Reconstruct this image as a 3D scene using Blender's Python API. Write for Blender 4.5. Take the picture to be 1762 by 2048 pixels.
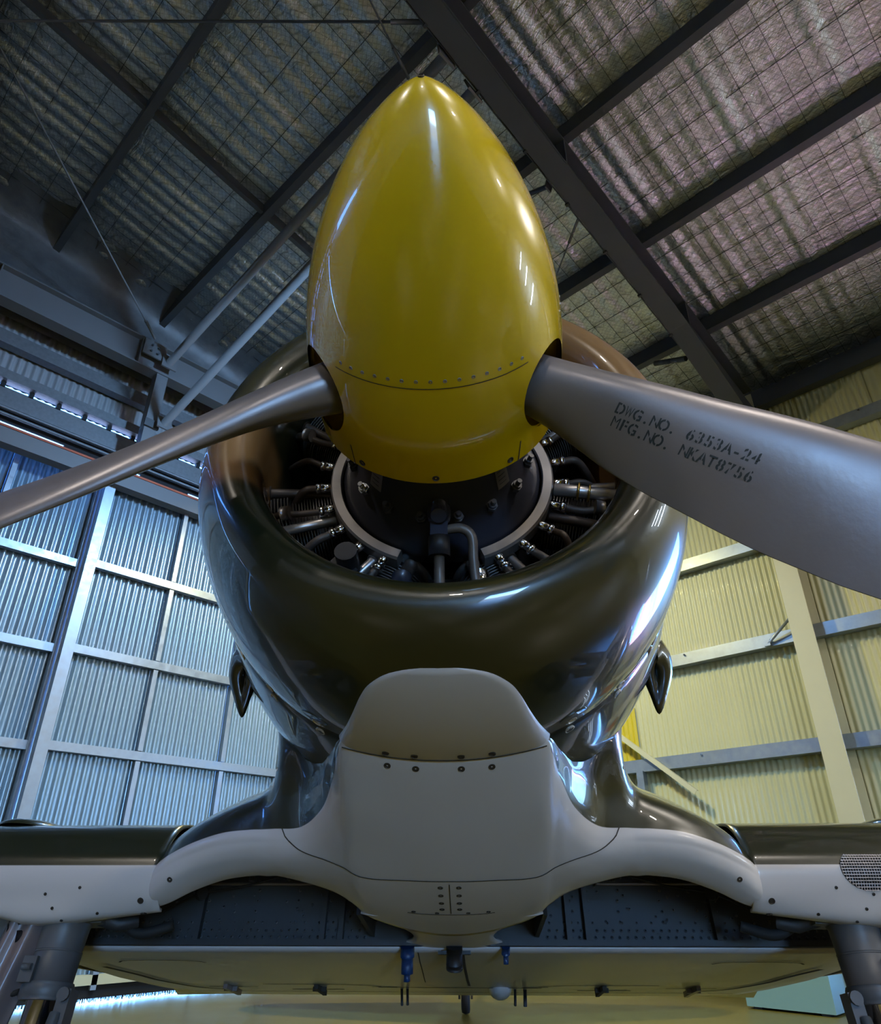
import bpy, bmesh, math, random
import numpy as np
from mathutils import Matrix, Vector

random.seed(7); rng = np.random.default_rng(7)
for o in list(bpy.data.objects): bpy.data.objects.remove(o)
SC = bpy.context.scene
COL = SC.collection

# ------------------------------------------------------------------ camera
CAMZ = 1.06
cam_d = bpy.data.cameras.new('camera'); cam = bpy.data.objects.new('camera', cam_d); COL.objects.link(cam)
AZ = math.radians(44)                                     # the camera looks at the corner of the building, which the world axes follow
RB = np.array([[math.sin(AZ), math.cos(AZ), 0], [-math.cos(AZ), math.sin(AZ), 0], [0, 0, 1.]])
cam.location = (0, 0, CAMZ); cam.rotation_euler = (Matrix(RB.tolist()) @ Matrix.Rotation(math.radians(90 + 28.5), 3, 'X')).to_euler()
cam_d.sensor_fit = 'HORIZONTAL'; cam_d.sensor_width = 36; cam_d.lens = 36 * 1385 / 1762
cam_d.clip_start = .05; cam_d.clip_end = 300
SC.camera = cam

# ------------------------------------------------------------------ frames
AV = np.array([1., 0, 0]); NV = np.array([0, 1., 0])
UP = np.array([0, 0, 1.])
def W(a, n, z): return AV * a + NV * n + UP * z          # building frame: a along the gable, n towards the gable, z up
PIT, YAW = math.radians(12), math.radians(2.15)
ORG = RB @ np.array([-.004, 1.552, CAMZ + 1.109])              # centre of the cowl opening
_ry = np.array([[math.cos(YAW), math.sin(YAW), 0], [-math.sin(YAW), math.cos(YAW), 0], [0, 0, 1.]])
_m = np.stack([np.array([1., 0, 0]), np.array([0, math.cos(PIT), -math.sin(PIT)]), np.array([0, math.sin(PIT), math.cos(PIT)])], 1)
ACM = RB @ _ry @ _m                                         # aircraft frame: X right, Y aft, Z up
BASE = np.array([0, 1.42, -1.916])                        # between the main wheels, at the ground

# ------------------------------------------------------------------ world, exposure, lights
world = bpy.data.worlds.new('sky'); SC.world = world; world.use_nodes = True
nt = world.node_tree; nt.nodes.clear()
wo = nt.nodes.new('ShaderNodeOutputWorld'); wb = nt.nodes.new('ShaderNodeBackground'); sk = nt.nodes.new('ShaderNodeTexSky')
sk.sky_type = 'NISHITA'; sk.sun_disc = False; sk.sun_elevation = math.radians(38); sk.sun_rotation = math.radians(200); sk.ozone_density = 3.0
tint = nt.nodes.new('ShaderNodeMix'); tint.data_type = 'RGBA'; tint.blend_type = 'MULTIPLY'; tint.inputs[0].default_value = 1; tint.inputs[7].default_value = (.36, .70, 1.30, 1)
wb.inputs['Strength'].default_value = 3.3
nt.links.new(sk.outputs[0], tint.inputs[6]); nt.links.new(tint.outputs[2], wb.inputs[0]); nt.links.new(wb.outputs[0], wo.inputs[0])
vs = SC.view_settings
SC.display_settings.display_device = 'sRGB'
vs.view_transform = 'Standard'; vs.look = 'None'; vs.exposure = 0.0; vs.gamma = 1.0; vs.use_curve_mapping = False
SC.cycles.use_denoising = True
SC.cycles.max_bounces = 5; SC.cycles.diffuse_bounces = 3; SC.cycles.glossy_bounces = 3; SC.cycles.transmission_bounces = 2
SC.cycles.use_adaptive_sampling = True; SC.cycles.adaptive_threshold = .09; SC.cycles.adaptive_min_samples = 12
SC.cycles.sample_clamp_indirect = 4.0
SC.cycles.caustics_reflective = False; SC.cycles.caustics_refractive = False

def orient(o, d, up=(0, 0, 1)):
    d = Vector(d).normalized(); o.rotation_euler = d.to_track_quat('-Z', 'Y').to_euler()
def portal(name, loc, d, sx, sy):                          # guides the sampling of the sky through an open doorway
    l = bpy.data.lights.new(name, 'AREA'); l.shape = 'RECTANGLE'; l.size = sx; l.size_y = sy; l.cycles.is_portal = True
    o = bpy.data.objects.new(name, l); COL.objects.link(o); o.location = loc
    x = Vector(NV if abs(np.dot(d, AV)) > .5 else AV); z = -Vector(d); y = z.cross(x)
    o.rotation_euler = Matrix((x, y, z)).transposed().to_euler()
    return o
BACK_N, FAR_A, LEFT_N, RIGHT_A, RIDGE_A = -13.0, -12.2, 8.8, 9.2, -1.5
DOOR_N0, DOOR_N1, DOOR_H = -.6, 1.0, 3.8                   # open doorway in the cream wall, beyond the frame
portal('doorway_daylight', W(RIGHT_A + .02, (DOOR_N0 + DOOR_N1) / 2, DOOR_H / 2), -AV, DOOR_N1 - DOOR_N0, DOOR_H)
GATE_A0, GATE_A1, GATE_H = -10.0, -6.8, 4.6                    # open hangar doorway in the gable behind the photographer
portal('gable_daylight', W((GATE_A0 + GATE_A1) / 2, BACK_N - .02, GATE_H / 2), NV, GATE_A1 - GATE_A0, GATE_H)
sun_d = bpy.data.lights.new('sun', 'SUN'); sun_d.energy = 30.0; sun_d.angle = .009; sun_d.color = (1, .95, .88)
sun = bpy.data.objects.new('sun', sun_d); COL.objects.link(sun); sun.rotation_euler = Vector((.02, .60, -.80)).to_track_quat('-Z', 'Y').to_euler()

# ------------------------------------------------------------------ materials
MATS = {}
def mat(name, col=(.5, .5, .5), rough=.5, metal=0., coat=0., spec=.5, noise=0., nscale=8., bump=0., bscale=40., emit=None, estr=0., coat_rough=.03, rvar=0.):
    m = bpy.data.materials.new(name); m.use_nodes = True; t = m.node_tree; b = t.nodes['Principled BSDF']
    b.inputs['Base Color'].default_value = (*col, 1); b.inputs['Roughness'].default_value = rough
    b.inputs['Metallic'].default_value = metal; b.inputs['Coat Weight'].default_value = coat; b.inputs['Coat Roughness'].default_value = coat_rough
    b.inputs['Specular IOR Level'].default_value = spec
    if emit: b.inputs['Emission Color'].default_value = (*emit, 1); b.inputs['Emission Strength'].default_value = estr
    if noise or rvar:
        tc = t.nodes.new('ShaderNodeTexCoord'); n = t.nodes.new('ShaderNodeTexNoise'); n.inputs['Scale'].default_value = nscale; n.inputs['Detail'].default_value = 6
        t.links.new(tc.outputs['Object'], n.inputs['Vector'])
    if noise:
        r = t.nodes.new('ShaderNodeMix'); r.data_type = 'RGBA'
        r.inputs[6].default_value = (*[c * (1 - noise) for c in col], 1); r.inputs[7].default_value = (*[min(1, c * (1 + noise)) for c in col], 1)
        t.links.new(n.outputs[0], r.inputs[0]); t.links.new(r.outputs[2], b.inputs['Base Color'])
    if rvar:
        mr = t.nodes.new('ShaderNodeMapRange'); mr.inputs['To Min'].default_value = max(.02, rough - rvar); mr.inputs['To Max'].default_value = rough + rvar
        mr.inputs['From Min'].default_value = .3; mr.inputs['From Max'].default_value = .7
        t.links.new(n.outputs[0], mr.inputs[0]); t.links.new(mr.outputs[0], b.inputs['Roughness'])
    if bump:
        tc2 = t.nodes.new('ShaderNodeTexCoord'); n2 = t.nodes.new('ShaderNodeTexNoise'); n2.inputs['Scale'].default_value = bscale; n2.inputs['Detail'].default_value = 4
        bp = t.nodes.new('ShaderNodeBump'); bp.inputs['Strength'].default_value = bump; bp.inputs['Distance'].default_value = .02
        t.links.new(tc2.outputs['Object'], n2.inputs['Vector']); t.links.new(n2.outputs[0], bp.inputs['Height']); t.links.new(bp.outputs[0], b.inputs['Normal'])
    MATS[name] = m
    return m
GREEN = (.014, .017, .007); TAN = (.20, .115, .045); WHITE = (.56, .535, .535)
mat('yellow_gloss', (.62, .44, .002), .25, coat=1.0, coat_rough=.02, noise=.06, nscale=3)
mat('blade_paint', (.20, .184, .195), .36, metal=.35, noise=.10, nscale=5, rvar=.06, bump=.02, bscale=90)
mat('shank_grey', (.17, .155, .16), .40, metal=.3, noise=.08)
mat('white_paint', WHITE, .38, coat=.35, coat_rough=.15, noise=.05, nscale=4)
mat('seam_dark', (.035, .028, .02), .8)
mat('black_stencil', (.012, .02, .022), .7)
mat('screw_steel', (.55, .52, .47), .45, metal=.4, noise=.3, nscale=60)
mat('screw_dark', (.05, .042, .035), .5, metal=.4)
mat('rivet_grey', (.30, .31, .36), .4, metal=.3)
mat('engine_case', (.035, .038, .058), .38, metal=.1, coat=.3, noise=.15, nscale=12)
mat('engine_black', (.012, .012, .014), .5, noise=.2)
mat('hose_brown', (.055, .042, .036), .5, noise=.25, nscale=30)
mat('fin_metal', (.17, .165, .17), .42, metal=.6)
mat('ring_alloy', (.38, .36, .36), .36, metal=.75, noise=.15, nscale=9, rvar=.08)
mat('chrome', (.75, .75, .78), .10, metal=1.)
mat('brass', (.45, .30, .08), .3, metal=.9)
mat('pipe_tan', (.16, .135, .12), .42, metal=.3)
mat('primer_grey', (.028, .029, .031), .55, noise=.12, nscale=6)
mat('strut_grey', (.085, .088, .094), .45, noise=.12, nscale=12)
mat('rubber', (.012, .012, .012), .75)
mat('mauve_paint', (.16, .125, .12), .42, coat=.2, noise=.1)
mat('cap_blue', (.006, .035, .12), .4)
mat('steel_dark', (.060, .066, .072), .5, noise=.15, nscale=3)
mat('steel_grey', (.14, .14, .142), .5, noise=.08, nscale=3)
mat('steel_post', (.10, .095, .115), .5, noise=.1)
mat('galv', (.30, .345, .40), .38, metal=.55, noise=.18, nscale=14, rvar=.08)
mat('galv_dark', (.16, .17, .18), .5, metal=.4, noise=.3, nscale=22)
mat('cream_paint', (.60, .58, .40), .5, noise=.05, nscale=3)
mat('orange_seal', (.45, .09, .03), .6)
mat('black_brush', (.008, .008, .009), .8)
mat('teal_board', (.22, .38, .36), .5)
mat('orange_board', (.40, .14, .02), .6)
mat('dark_kit', (.02, .022, .025), .6)
mat('netting', (.035, .037, .038), .6)
mat('lamp_white', (.8, .8, .8), .4, emit=(1, .93, .80), estr=40)
mat('lamp_cool', (.8, .8, .8), .4, emit=(.62, .78, 1.0), estr=30)
mat('lamp_pink', (.8, .8, .8), .4, emit=(1.0, .55, .66), estr=12)
mat('fill_blue', (.8, .8, .8), .4, emit=(.35, .60, 1.0), estr=10)
mat('lamp_shell', (.10, .10, .10), .5, metal=.4)
mat('outside_ground', (.30, .30, .29), .9, noise=.1)
mat('bounce_pink', (.66, .30, .34), .9, noise=.1)

def camo_mat(name, two_tone):
    m = mat(name, GREEN, .30, coat=1.0, coat_rough=.012, spec=.5); t = m.node_tree; b = t.nodes['Principled BSDF']; L = t.links.new
    tc = t.nodes.new('ShaderNodeTexCoord'); ns = t.nodes.new('ShaderNodeTexNoise'); ns.inputs['Scale'].default_value = 1.4; ns.inputs['Detail'].default_value = 2
    L(tc.outputs['Object'], ns.inputs['Vector'])
    sep = t.nodes.new('ShaderNodeSeparateXYZ'); L(tc.outputs['Object'], sep.inputs[0])
    def mr(src, a, b_, c=0., d=1.):
        r = t.nodes.new('ShaderNodeMapRange'); r.interpolation_type = 'SMOOTHSTEP'
        for k, v in zip(('From Min', 'From Max', 'To Min', 'To Max'), (a, b_, c, d)): r.inputs[k].default_value = v
        L(src, r.inputs[0]); return r.outputs[0]
    def math_(op, *s):
        r = t.nodes.new('ShaderNodeMath'); r.operation = op
        for i, v in enumerate(s):
            if isinstance(v, (int, float)): r.inputs[i].default_value = v
            else: L(v, r.inputs[i])
        return r.outputs[0]
    x, y, z = sep.outputs; bz = -BASE[2]
    wob = math_('MULTIPLY', math_('SUBTRACT', ns.outputs[0], .5), .25)
    zz = math_('ADD', math_('SUBTRACT', z, bz), wob)
    lo = mr(zz, -.25, -.19); hi = mr(zz, .03, .10, 1., 0.)
    left = math_('MULTIPLY', lo, hi)
    right = mr(zz, -.22, -.10)
    side = mr(x, -.02, .02)
    front = math_('ADD', math_('MULTIPLY', left, math_('SUBTRACT', 1., side)), math_('MULTIPLY', right, side))
    aft = math_('MULTIPLY', mr(ns.outputs[0], .52, .56), mr(y, 2.2 - BASE[1], 2.3 - BASE[1]))
    sw = mr(y, .50 - BASE[1], .75 - BASE[1])
    mask = math_('ADD', math_('MULTIPLY', front, math_('SUBTRACT', 1., sw)), math_('MULTIPLY', aft, sw))
    mx = t.nodes.new('ShaderNodeMix'); mx.data_type = 'RGBA'; mx.inputs[6].default_value = (*GREEN, 1); mx.inputs[7].default_value = (*TAN, 1)
    L(mask, mx.inputs[0])
    n3 = t.nodes.new('ShaderNodeTexNoise'); n3.inputs['Scale'].default_value = 5.5; n3.inputs['Detail'].default_value = 1
    L(tc.outputs['Object'], n3.inputs['Vector'])
    bp = t.nodes.new('ShaderNodeBump'); bp.inputs['Strength'].default_value = .035; bp.inputs['Distance'].default_value = .05
    L(n3.outputs[0], bp.inputs['Height']); L(bp.outputs[0], b.inputs['Coat Normal'])
    out = mx.outputs[2]
    if two_tone:                                           # white lower colour below the painted line (attribute holds the signed distance to it)
        at = t.nodes.new('ShaderNodeAttribute'); at.attribute_name = 'paint'
        st = mr(at.outputs['Fac'], -.0015, .0015)
        m2 = t.nodes.new('ShaderNodeMix'); m2.data_type = 'RGBA'; L(st, m2.inputs[0]); L(out, m2.inputs[6]); m2.inputs[7].default_value = (*WHITE, 1); out = m2.outputs[2]
        L(mr(at.outputs['Fac'], -.0015, .0015, 1., .35), b.inputs['Coat Weight'])
        L(mr(at.outputs['Fac'], -.0015, .0015, .012, .16), b.inputs['Coat Roughness'])
        if two_tone == 'g': pass
    L(out, b.inputs['Base Color'])
    return m
camo_mat('camo', None); camo_mat('camo_white', 'w')
MATS['green_only'] = mat('green_only', GREEN, .3, coat=1., coat_rough=.012)

def foil_mat():
    m = mat('foil_shaded', (.14, .145, .15), .55, metal=.5, noise=.3, nscale=6, bump=.4, bscale=9); m = mat('foil', (.50, .51, .50), .29, metal=1.0); t = m.node_tree; b = t.nodes['Principled BSDF']; L = t.links.new  # first is a darker copy of the foil with shade in its colour
    tc = t.nodes.new('ShaderNodeTexCoord')
    mp = t.nodes.new('ShaderNodeMapping'); L(tc.outputs['Object'], mp.inputs[0])
    st = t.nodes.new('ShaderNodeMapping'); st.inputs['Scale'].default_value = (5.5, 1.3, 1); L(mp.outputs[0], st.inputs[0])
    n1 = t.nodes.new('ShaderNodeTexNoise'); n1.inputs['Scale'].default_value = 3.2; n1.inputs['Detail'].default_value = 8; n1.inputs['Roughness'].default_value = .62; n1.inputs['Distortion'].default_value = .8; L(st.outputs[0], n1.inputs['Vector'])
    n2 = t.nodes.new('ShaderNodeTexNoise'); n2.inputs['Scale'].default_value = 26; n2.inputs['Detail'].default_value = 3; n2.inputs['Distortion'].default_value = 1.2; L(mp.outputs[0], n2.inputs['Vector'])
    ad = t.nodes.new('ShaderNodeMath'); ad.operation = 'MULTIPLY_ADD'; ad.inputs[1].default_value = .28; L(n2.outputs[0], ad.inputs[0]); L(n1.outputs[0], ad.inputs[2])
    bp = t.nodes.new('ShaderNodeBump'); bp.inputs['Strength'].default_value = .6; bp.inputs['Distance'].default_value = .03
    L(ad.outputs[0], bp.inputs['Height']); L(bp.outputs[0], b.inputs['Normal'])
    # fine hexagonal netting printed over the foil: far too small to be picked apart
    vo = t.nodes.new('ShaderNodeTexVoronoi'); vo.feature = 'DISTANCE_TO_EDGE'; vo.inputs['Scale'].default_value = 22; vo.inputs['Randomness'].default_value = .0
    mpr = t.nodes.new('ShaderNodeMapping'); mpr.inputs['Rotation'].default_value = (0, 0, .6); L(mp.outputs[0], mpr.inputs[0]); L(mpr.outputs[0], vo.inputs['Vector'])
    mr = t.nodes.new('ShaderNodeMapRange'); mr.inputs['From Min'].default_value = .02; mr.inputs['From Max'].default_value = .08; mr.inputs['To Min'].default_value = .62; L(vo.outputs['Distance'], mr.inputs[0])
    n4 = t.nodes.new('ShaderNodeTexNoise'); n4.inputs['Scale'].default_value = 1.1; n4.inputs['Detail'].default_value = 3; L(mp.outputs[0], n4.inputs['Vector'])
    mx = t.nodes.new('ShaderNodeMix'); mx.data_type = 'RGBA'; mx.inputs[6].default_value = (.46, .47, .46, 1); mx.inputs[7].default_value = (.74, .75, .74, 1); L(n4.outputs[0], mx.inputs[0])
    mm = t.nodes.new('ShaderNodeMix'); mm.data_type = 'RGBA'; mm.blend_type = 'MULTIPLY'; mm.inputs[0].default_value = 1; L(mx.outputs[2], mm.inputs[6]); L(mr.outputs[0], mm.inputs[7]); L(mm.outputs[2], b.inputs['Base Color'])
foil_mat()

def floor_mat():
    m = mat('floor_paint', (.135, .108, .014), .38, coat=.12, coat_rough=.3, noise=.12, nscale=.8, rvar=.07)
floor_mat()
mat('sheet_left', (.30, .41, .50), .28, metal=.6, noise=.06, nscale=2)  # blue cast of the light is mixed into the door cladding colour
mat('sheet_right', (.58, .565, .33), .42, coat=.15, noise=.07, nscale=1.5)
mat('sheet_back', (.40, .40, .38), .5, metal=.2, noise=.06)
mat('sheet_grey', (.33, .34, .35), .45, metal=.3, noise=.12, nscale=3)

# ------------------------------------------------------------------ mesh helpers
def link(o, parent=None, mats=()):
    COL.objects.link(o)
    if parent is not None: o.parent = parent
    return o
def tag(o, label=None, cat=None, group=None, kind=None):
    if label: o['label'] = label
    if cat: o['category'] = cat
    if group: o['group'] = group
    if kind: o['kind'] = kind
    return o
class MB:
    """collects vertices and faces for ONE mesh object"""
    def __init__(s): s.v = []; s.f = []; s.sm = []
    def add(s, V, F, smooth=True):
        k = len(s.v); s.v.extend([tuple(map(float, p)) for p in V]); s.f.extend([tuple(i + k for i in f) for f in F]); s.sm.extend([smooth] * len(F)); return s
    def grid(s, P, cu=False, cv=False, flip=False, smooth=True):
        P = np.asarray(P, float); m, n = P.shape[:2]; F = []
        for i in range(m if cu else m - 1):
            for j in range(n if cv else n - 1):
                q = (i * n + j, ((i + 1) % m) * n + j, ((i + 1) % m) * n + (j + 1) % n, i * n + (j + 1) % n)
                F.append(q[::-1] if flip else q)
        return s.add(P.reshape(-1, 3), F, smooth)
    def box(s, c, ax, ay, az):                             # centre and three half-axis vectors
        c, ax, ay, az = [np.asarray(q, float) for q in (c, ax, ay, az)]
        V = [c + i * ax + j * ay + k * az for i in (-1, 1) for j in (-1, 1) for k in (-1, 1)]
        F = [(0, 1, 3, 2), (4, 6, 7, 5), (0, 4, 5, 1), (2, 3, 7, 6), (0, 2, 6, 4), (1, 5, 7, 3)]
        return s.add(V, F, False)
    def prism(s, prof, u, v, p0, p1, caps=True):           # a closed profile (in u,v) swept from p0 to p1
        p0, p1, u, v = [np.asarray(q, float) for q in (p0, p1, u, v)]; n = len(prof)
        V = [p0 + u * a + v * b for a, b in prof] + [p1 + u * a + v * b for a, b in prof]
        F = [(i, (i + 1) % n, n + (i + 1) % n, n + i) for i in range(n)]
        if caps: F += [tuple(range(n))[::-1], tuple(range(n, 2 * n))]
        return s.add(V, F, False)
    def tube(s, pts, r, seg=12, caps=True, smooth=True):
        pts = np.asarray(pts, float); n = len(pts); rr = np.full(n, r) if np.isscalar(r) else np.asarray(r, float)
        T = np.gradient(pts, axis=0) if n > 2 else np.array([pts[1] - pts[0]] * 2); T /= np.linalg.norm(T, axis=1)[:, None]
        ref = np.array([0, 0, 1.]) if abs(T[0][2]) < .9 else np.array([1., 0, 0])
        u = np.cross(T[0], ref); u /= np.linalg.norm(u); P = []
        for i in range(n):
            u = u - T[i] * (u @ T[i]); u /= np.linalg.norm(u); w = np.cross(T[i], u)
            P.append([pts[i] + rr[i] * (math.cos(a) * u + math.sin(a) * w) for a in np.linspace(0, 2 * math.pi, seg, endpoint=False)])
        k = len(s.v); s.grid(P, cv=True, flip=True, smooth=smooth)
        if caps:
            s.f.append(tuple(k + j for j in range(seg))); s.sm.append(False)
            s.f.append(tuple(k + (n - 1) * seg + j for j in range(seg))[::-1]); s.sm.append(False)
        return s
    def build(s, name, m, parent=None, off=None, attr=None):
        V = np.array(s.v, float)
        loc = None
        if off is not None: V = V - off
        elif parent is None:
            lo, hi = V.min(0), V.max(0); loc = np.array([(lo[0] + hi[0]) / 2, (lo[1] + hi[1]) / 2, lo[2]]); V = V - loc
        me = bpy.data.meshes.new(name); me.from_pydata(V.tolist(), [], s.f); me.polygons.foreach_set('use_smooth', s.sm); me.update()
        if attr is not None:
            A = me.attributes.new('paint', 'FLOAT', 'POINT'); A.data.foreach_set('value', np.asarray(attr, np.float32))
        me.materials.append(MATS[m])
        o = bpy.data.objects.new(name, me); link(o, parent)
        if loc is not None: o.location = loc
        return o
def empty(name, loc, parent=None):
    o = bpy.data.objects.new(name, None); o.empty_display_size = .2; link(o, parent); o.location = loc; return o
def catmull(P, n):
    """dense smooth curve through control points; P (k,d) -> (m,d)"""
    P = np.asarray(P, float); k = len(P)
    E = np.vstack([2 * P[0] - P[1], P, 2 * P[-1] - P[-2]]); out = []
    for i in range(k - 1):
        p0, p1, p2, p3 = E[i:i + 4]
        for t in np.linspace(0, 1, n, endpoint=False):
            out.append(.5 * ((2 * p1) + (-p0 + p2) * t + (2 * p0 - 5 * p1 + 4 * p2 - p3) * t * t + (-p0 + 3 * p1 - 3 * p2 + p3) * t ** 3))
    out.append(P[-1]); return np.array(out)
def catgrid(C, nu, nv):
    """C (a,b,3) control net -> smooth dense grid"""
    C = np.asarray(C, float)
    R = np.stack([catmull(C[i], nv) for i in range(len(C))])
    return np.stack([catmull(R[:, j], nu) for j in range(R.shape[1])], 1)
def revolve(prof, n=96, a0=0., a1=2 * math.pi):
    """profile [(r, y)] about the aircraft Y axis"""
    full = abs(a1 - a0 - 2 * math.pi) < 1e-6
    A = np.linspace(a0, a1, n, endpoint=not full)
    return np.array([[(r * math.cos(t), y, r * math.sin(t)) for r, y in prof] for t in A]), full

for _n in ('lamp_white', 'lamp_cool', 'lamp_pink', 'fill_blue'): MATS[_n].cycles.emission_sampling = 'NONE'   # the lamps' light comes from the light inside each fixture
def lamp_light(name, loc, d, color, power, shape, sx, sy, parent, off):
    l = bpy.data.lights.new(name, 'AREA'); l.shape = shape; l.size = sx; l.size_y = sy; l.color = color; l.energy = power
    o = bpy.data.objects.new(name, l); COL.objects.link(o); o.parent = parent; o.location = Vector((np.asarray(loc) - off).tolist())
    z = -Vector(d).normalized(); x = Vector((0, 0, 1)) if abs(z.z) < .9 else Vector((1, 0, 0)); y = z.cross(x).normalized(); x = y.cross(z)
    o.rotation_euler = Matrix((x, y, z)).transposed().to_euler()
    return o

# ================================================================== THE BUILDING
ROOF0, SLOPE = 9.125, .19                                  # purlin underside at a = 0, fall per metre
def roof_z(a): return ROOF0 - SLOPE * abs(a - RIDGE_A) - SLOPE * RIDGE_A * 1.0 if a < RIDGE_A else ROOF0 - SLOPE * a
FOIL_UP = .24

def corr(mb, p0, u, length, nrm, z0, z1, pitch, amp, per=8):
    """vertical-rib corrugated sheet; z0, z1 numbers or functions of the distance along u"""
    n = max(2, int(length / pitch * per)); S = np.linspace(0, length, n + 1); P = []
    for s in S:
        q = p0 + u * s + nrm * (amp * math.cos(2 * math.pi * s / pitch))
        a0 = z0(s) if callable(z0) else z0; a1 = z1(s) if callable(z1) else z1
        P.append([q + UP * a0, q + UP * a1])
    return mb.grid(np.array(P))
def chan(mb, p0, p1, depth_dir, up_dir, d, h, t=.006, lip=.02, up_=True):
    """C section: web of height h at p0..p1 standing off by depth d, flanges towards depth_dir"""
    d_, u_ = np.asarray(depth_dir), np.asarray(up_dir)
    prof = [(0, 0), (d, 0), (d, lip), (d - t, lip), (d - t, t), (t, t), (t, h - t), (d - t, h - t), (d - t, h - lip), (d, h - lip), (d, h), (0, h)]
    return mb.prism(prof, d_, u_, p0, p1)
def ibeam(mb, p0, p1, side, up_dir, w, h, tf=.016, tw=.012):
    """I section, p0..p1 runs along the middle of the bottom flange"""
    a, b = w / 2, tw / 2
    prof = [(-a, 0), (a, 0), (a, tf), (b, tf), (b, h - tf), (a, h - tf), (a, h), (-a, h), (-a, h - tf), (-b, h - tf), (-b, tf), (-a, tf)]
    return mb.prism(prof, np.asarray(side), np.asarray(up_dir), p0, p1)

# floor and the ground outside
m = MB(); c = [W(FAR_A, BACK_N, 0), W(RIGHT_A + .3, BACK_N, 0), W(RIGHT_A + .3, LEFT_N + .4, 0), W(FAR_A, LEFT_N + .4, 0)]
m.add([*c, *[p - UP * .2 for p in c]], [(0, 1, 2, 3), (4, 7, 6, 5), (0, 4, 5, 1), (1, 5, 6, 2), (2, 6, 7, 3), (3, 7, 4, 0)], False)
tag(m.build('floor', 'floor_paint'), 'yellow ochre painted hangar floor with a dull gloss', kind='structure')
m = MB(); m.box((0, 0, -.26), (90, 0, 0), (0, 90, 0), (0, 0, .05))
tag(m.build('ground', 'outside_ground'), 'grey ground outside the hangar', kind='structure')

m = MB(); m.box(W(RIGHT_A + 8.4, 0, -.11), AV * 8, NV * 14, UP * .1)  # unseen, made pink so that its sunlit bounce tints the foil
tag(m.build('apron', 'bounce_pink'), 'added pink bounce apron outside the cream wall', kind='structure')

# ceiling: sagging foil blanket, two slopes
def foil_patch(a0, a1, n0, n1, da, dn, detail=True):
    A = np.linspace(a0, a1, max(2, int((a1 - a0) / da) + 1)); N = np.linspace(n0, n1, max(2, int((n1 - n0) / dn) + 1)); P = np.zeros((len(A), len(N), 3))
    ph = rng.uniform(0, 6.28, 40)
    for i, a in enumerate(A):
        z0 = roof_z(a) + FOIL_UP
        for j, n in enumerate(N):
            dz = 0.
            if detail:
                rib = int(math.floor((n + 60) / .19)); f = ((n + 60) / .19) % 1
                amp = .028 + .016 * math.sin(rib * 1.7 + ph[rib % 40]) + .006 * math.sin(a * 3.1 + ph[(rib * 7) % 40])
                cell = ((a - 1.09) / 1.62) % 1
                dz = -abs(amp) * (math.sin(math.pi * f) ** .8) * (.55 + .45 * math.sin(math.pi * cell)) + .02 * math.sin(math.pi * cell) * -1
            P[i, j] = W(a, n, z0 + dz)
    return P
m = MB(); m.grid(foil_patch(RIDGE_A, RIGHT_A + .3, -6, LEFT_N + .3, .135, .0317), flip=True)
m.grid(foil_patch(RIDGE_A, RIGHT_A + .3, BACK_N, -6, .6, .6, False), flip=True)
m.grid(foil_patch(FAR_A - .3, RIDGE_A, BACK_N, LEFT_N + .3, .6, .6, False), flip=True)
ceiling = m.build('ceiling', 'foil'); tag(ceiling, 'crinkled silver foil roof blanket above the steel purlins', kind='structure')
coff = np.array(ceiling.location)
# a weather sheet over the foil so that no sky leaks through
m = MB()
for a0, a1 in ((FAR_A - .4, RIDGE_A), (RIDGE_A, RIGHT_A + .4)):
    q = [W(a0, BACK_N - .3, roof_z(a0) + .34), W(a1, BACK_N - .3, roof_z(a1) + .34), W(a1, LEFT_N + .5, roof_z(a1) + .34), W(a0, LEFT_N + .5, roof_z(a0) + .34)]
    m.add([*q, *[p + UP * .02 for p in q]], [(0, 3, 2, 1), (4, 5, 6, 7), (0, 1, 5, 4), (1, 2, 6, 5), (2, 3, 7, 6), (3, 0, 4, 7)], False)
m.build('roof_sheet', 'sheet_back', ceiling, off=coff)
A_ = np.linspace(RIDGE_A, RIGHT_A + .2, 80); P = []
for i, a in enumerate(A_):
    z0 = roof_z(a) + FOIL_UP - .03; b_ = .02 * math.sin(a * 9) + .012 * math.sin(a * 23)
    P.append([W(a, 7.9, z0 + .02), W(a, 8.25, z0 - .03 + b_), W(a, 8.5, z0 - .12 + b_), W(a, 8.62, z0 - .35), W(a, 8.64 + b_, 7.9), W(a, 8.66, 7.55)])
m = MB(); m.grid(np.stack([catmull(np.array(r_), 4) for r_ in P])); m.build('foil_skirt', 'foil_shaded', ceiling, off=coff)  # deep shade above the gable beam is put into this darker foil
PUR = [1.09 + 1.62 * k for k in range(-1, 6)]
for a in PUR:
    m = MB(); z = roof_z(a)
    chan(m, W(a, BACK_N, z), W(a, LEFT_N + .1, z), AV - UP * SLOPE, UP, .09, .22, .008, .025)
    o = m.build('purlin', 'steel_dark', ceiling, off=coff)
for k in range(len(PUR) - 1):                              # bridging between the purlins
    for n in (5.75, -.75):
        m = MB(); a0, a1 = PUR[k] + .1, PUR[k + 1] - .01
        chan(m, W(a0, n, roof_z(a0) + .03), W(a1, n, roof_z(a1) + .03), NV, UP, .06, .13, .006, .02)
        m.build('bridging_channel', 'steel_dark', ceiling, off=coff)
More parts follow.
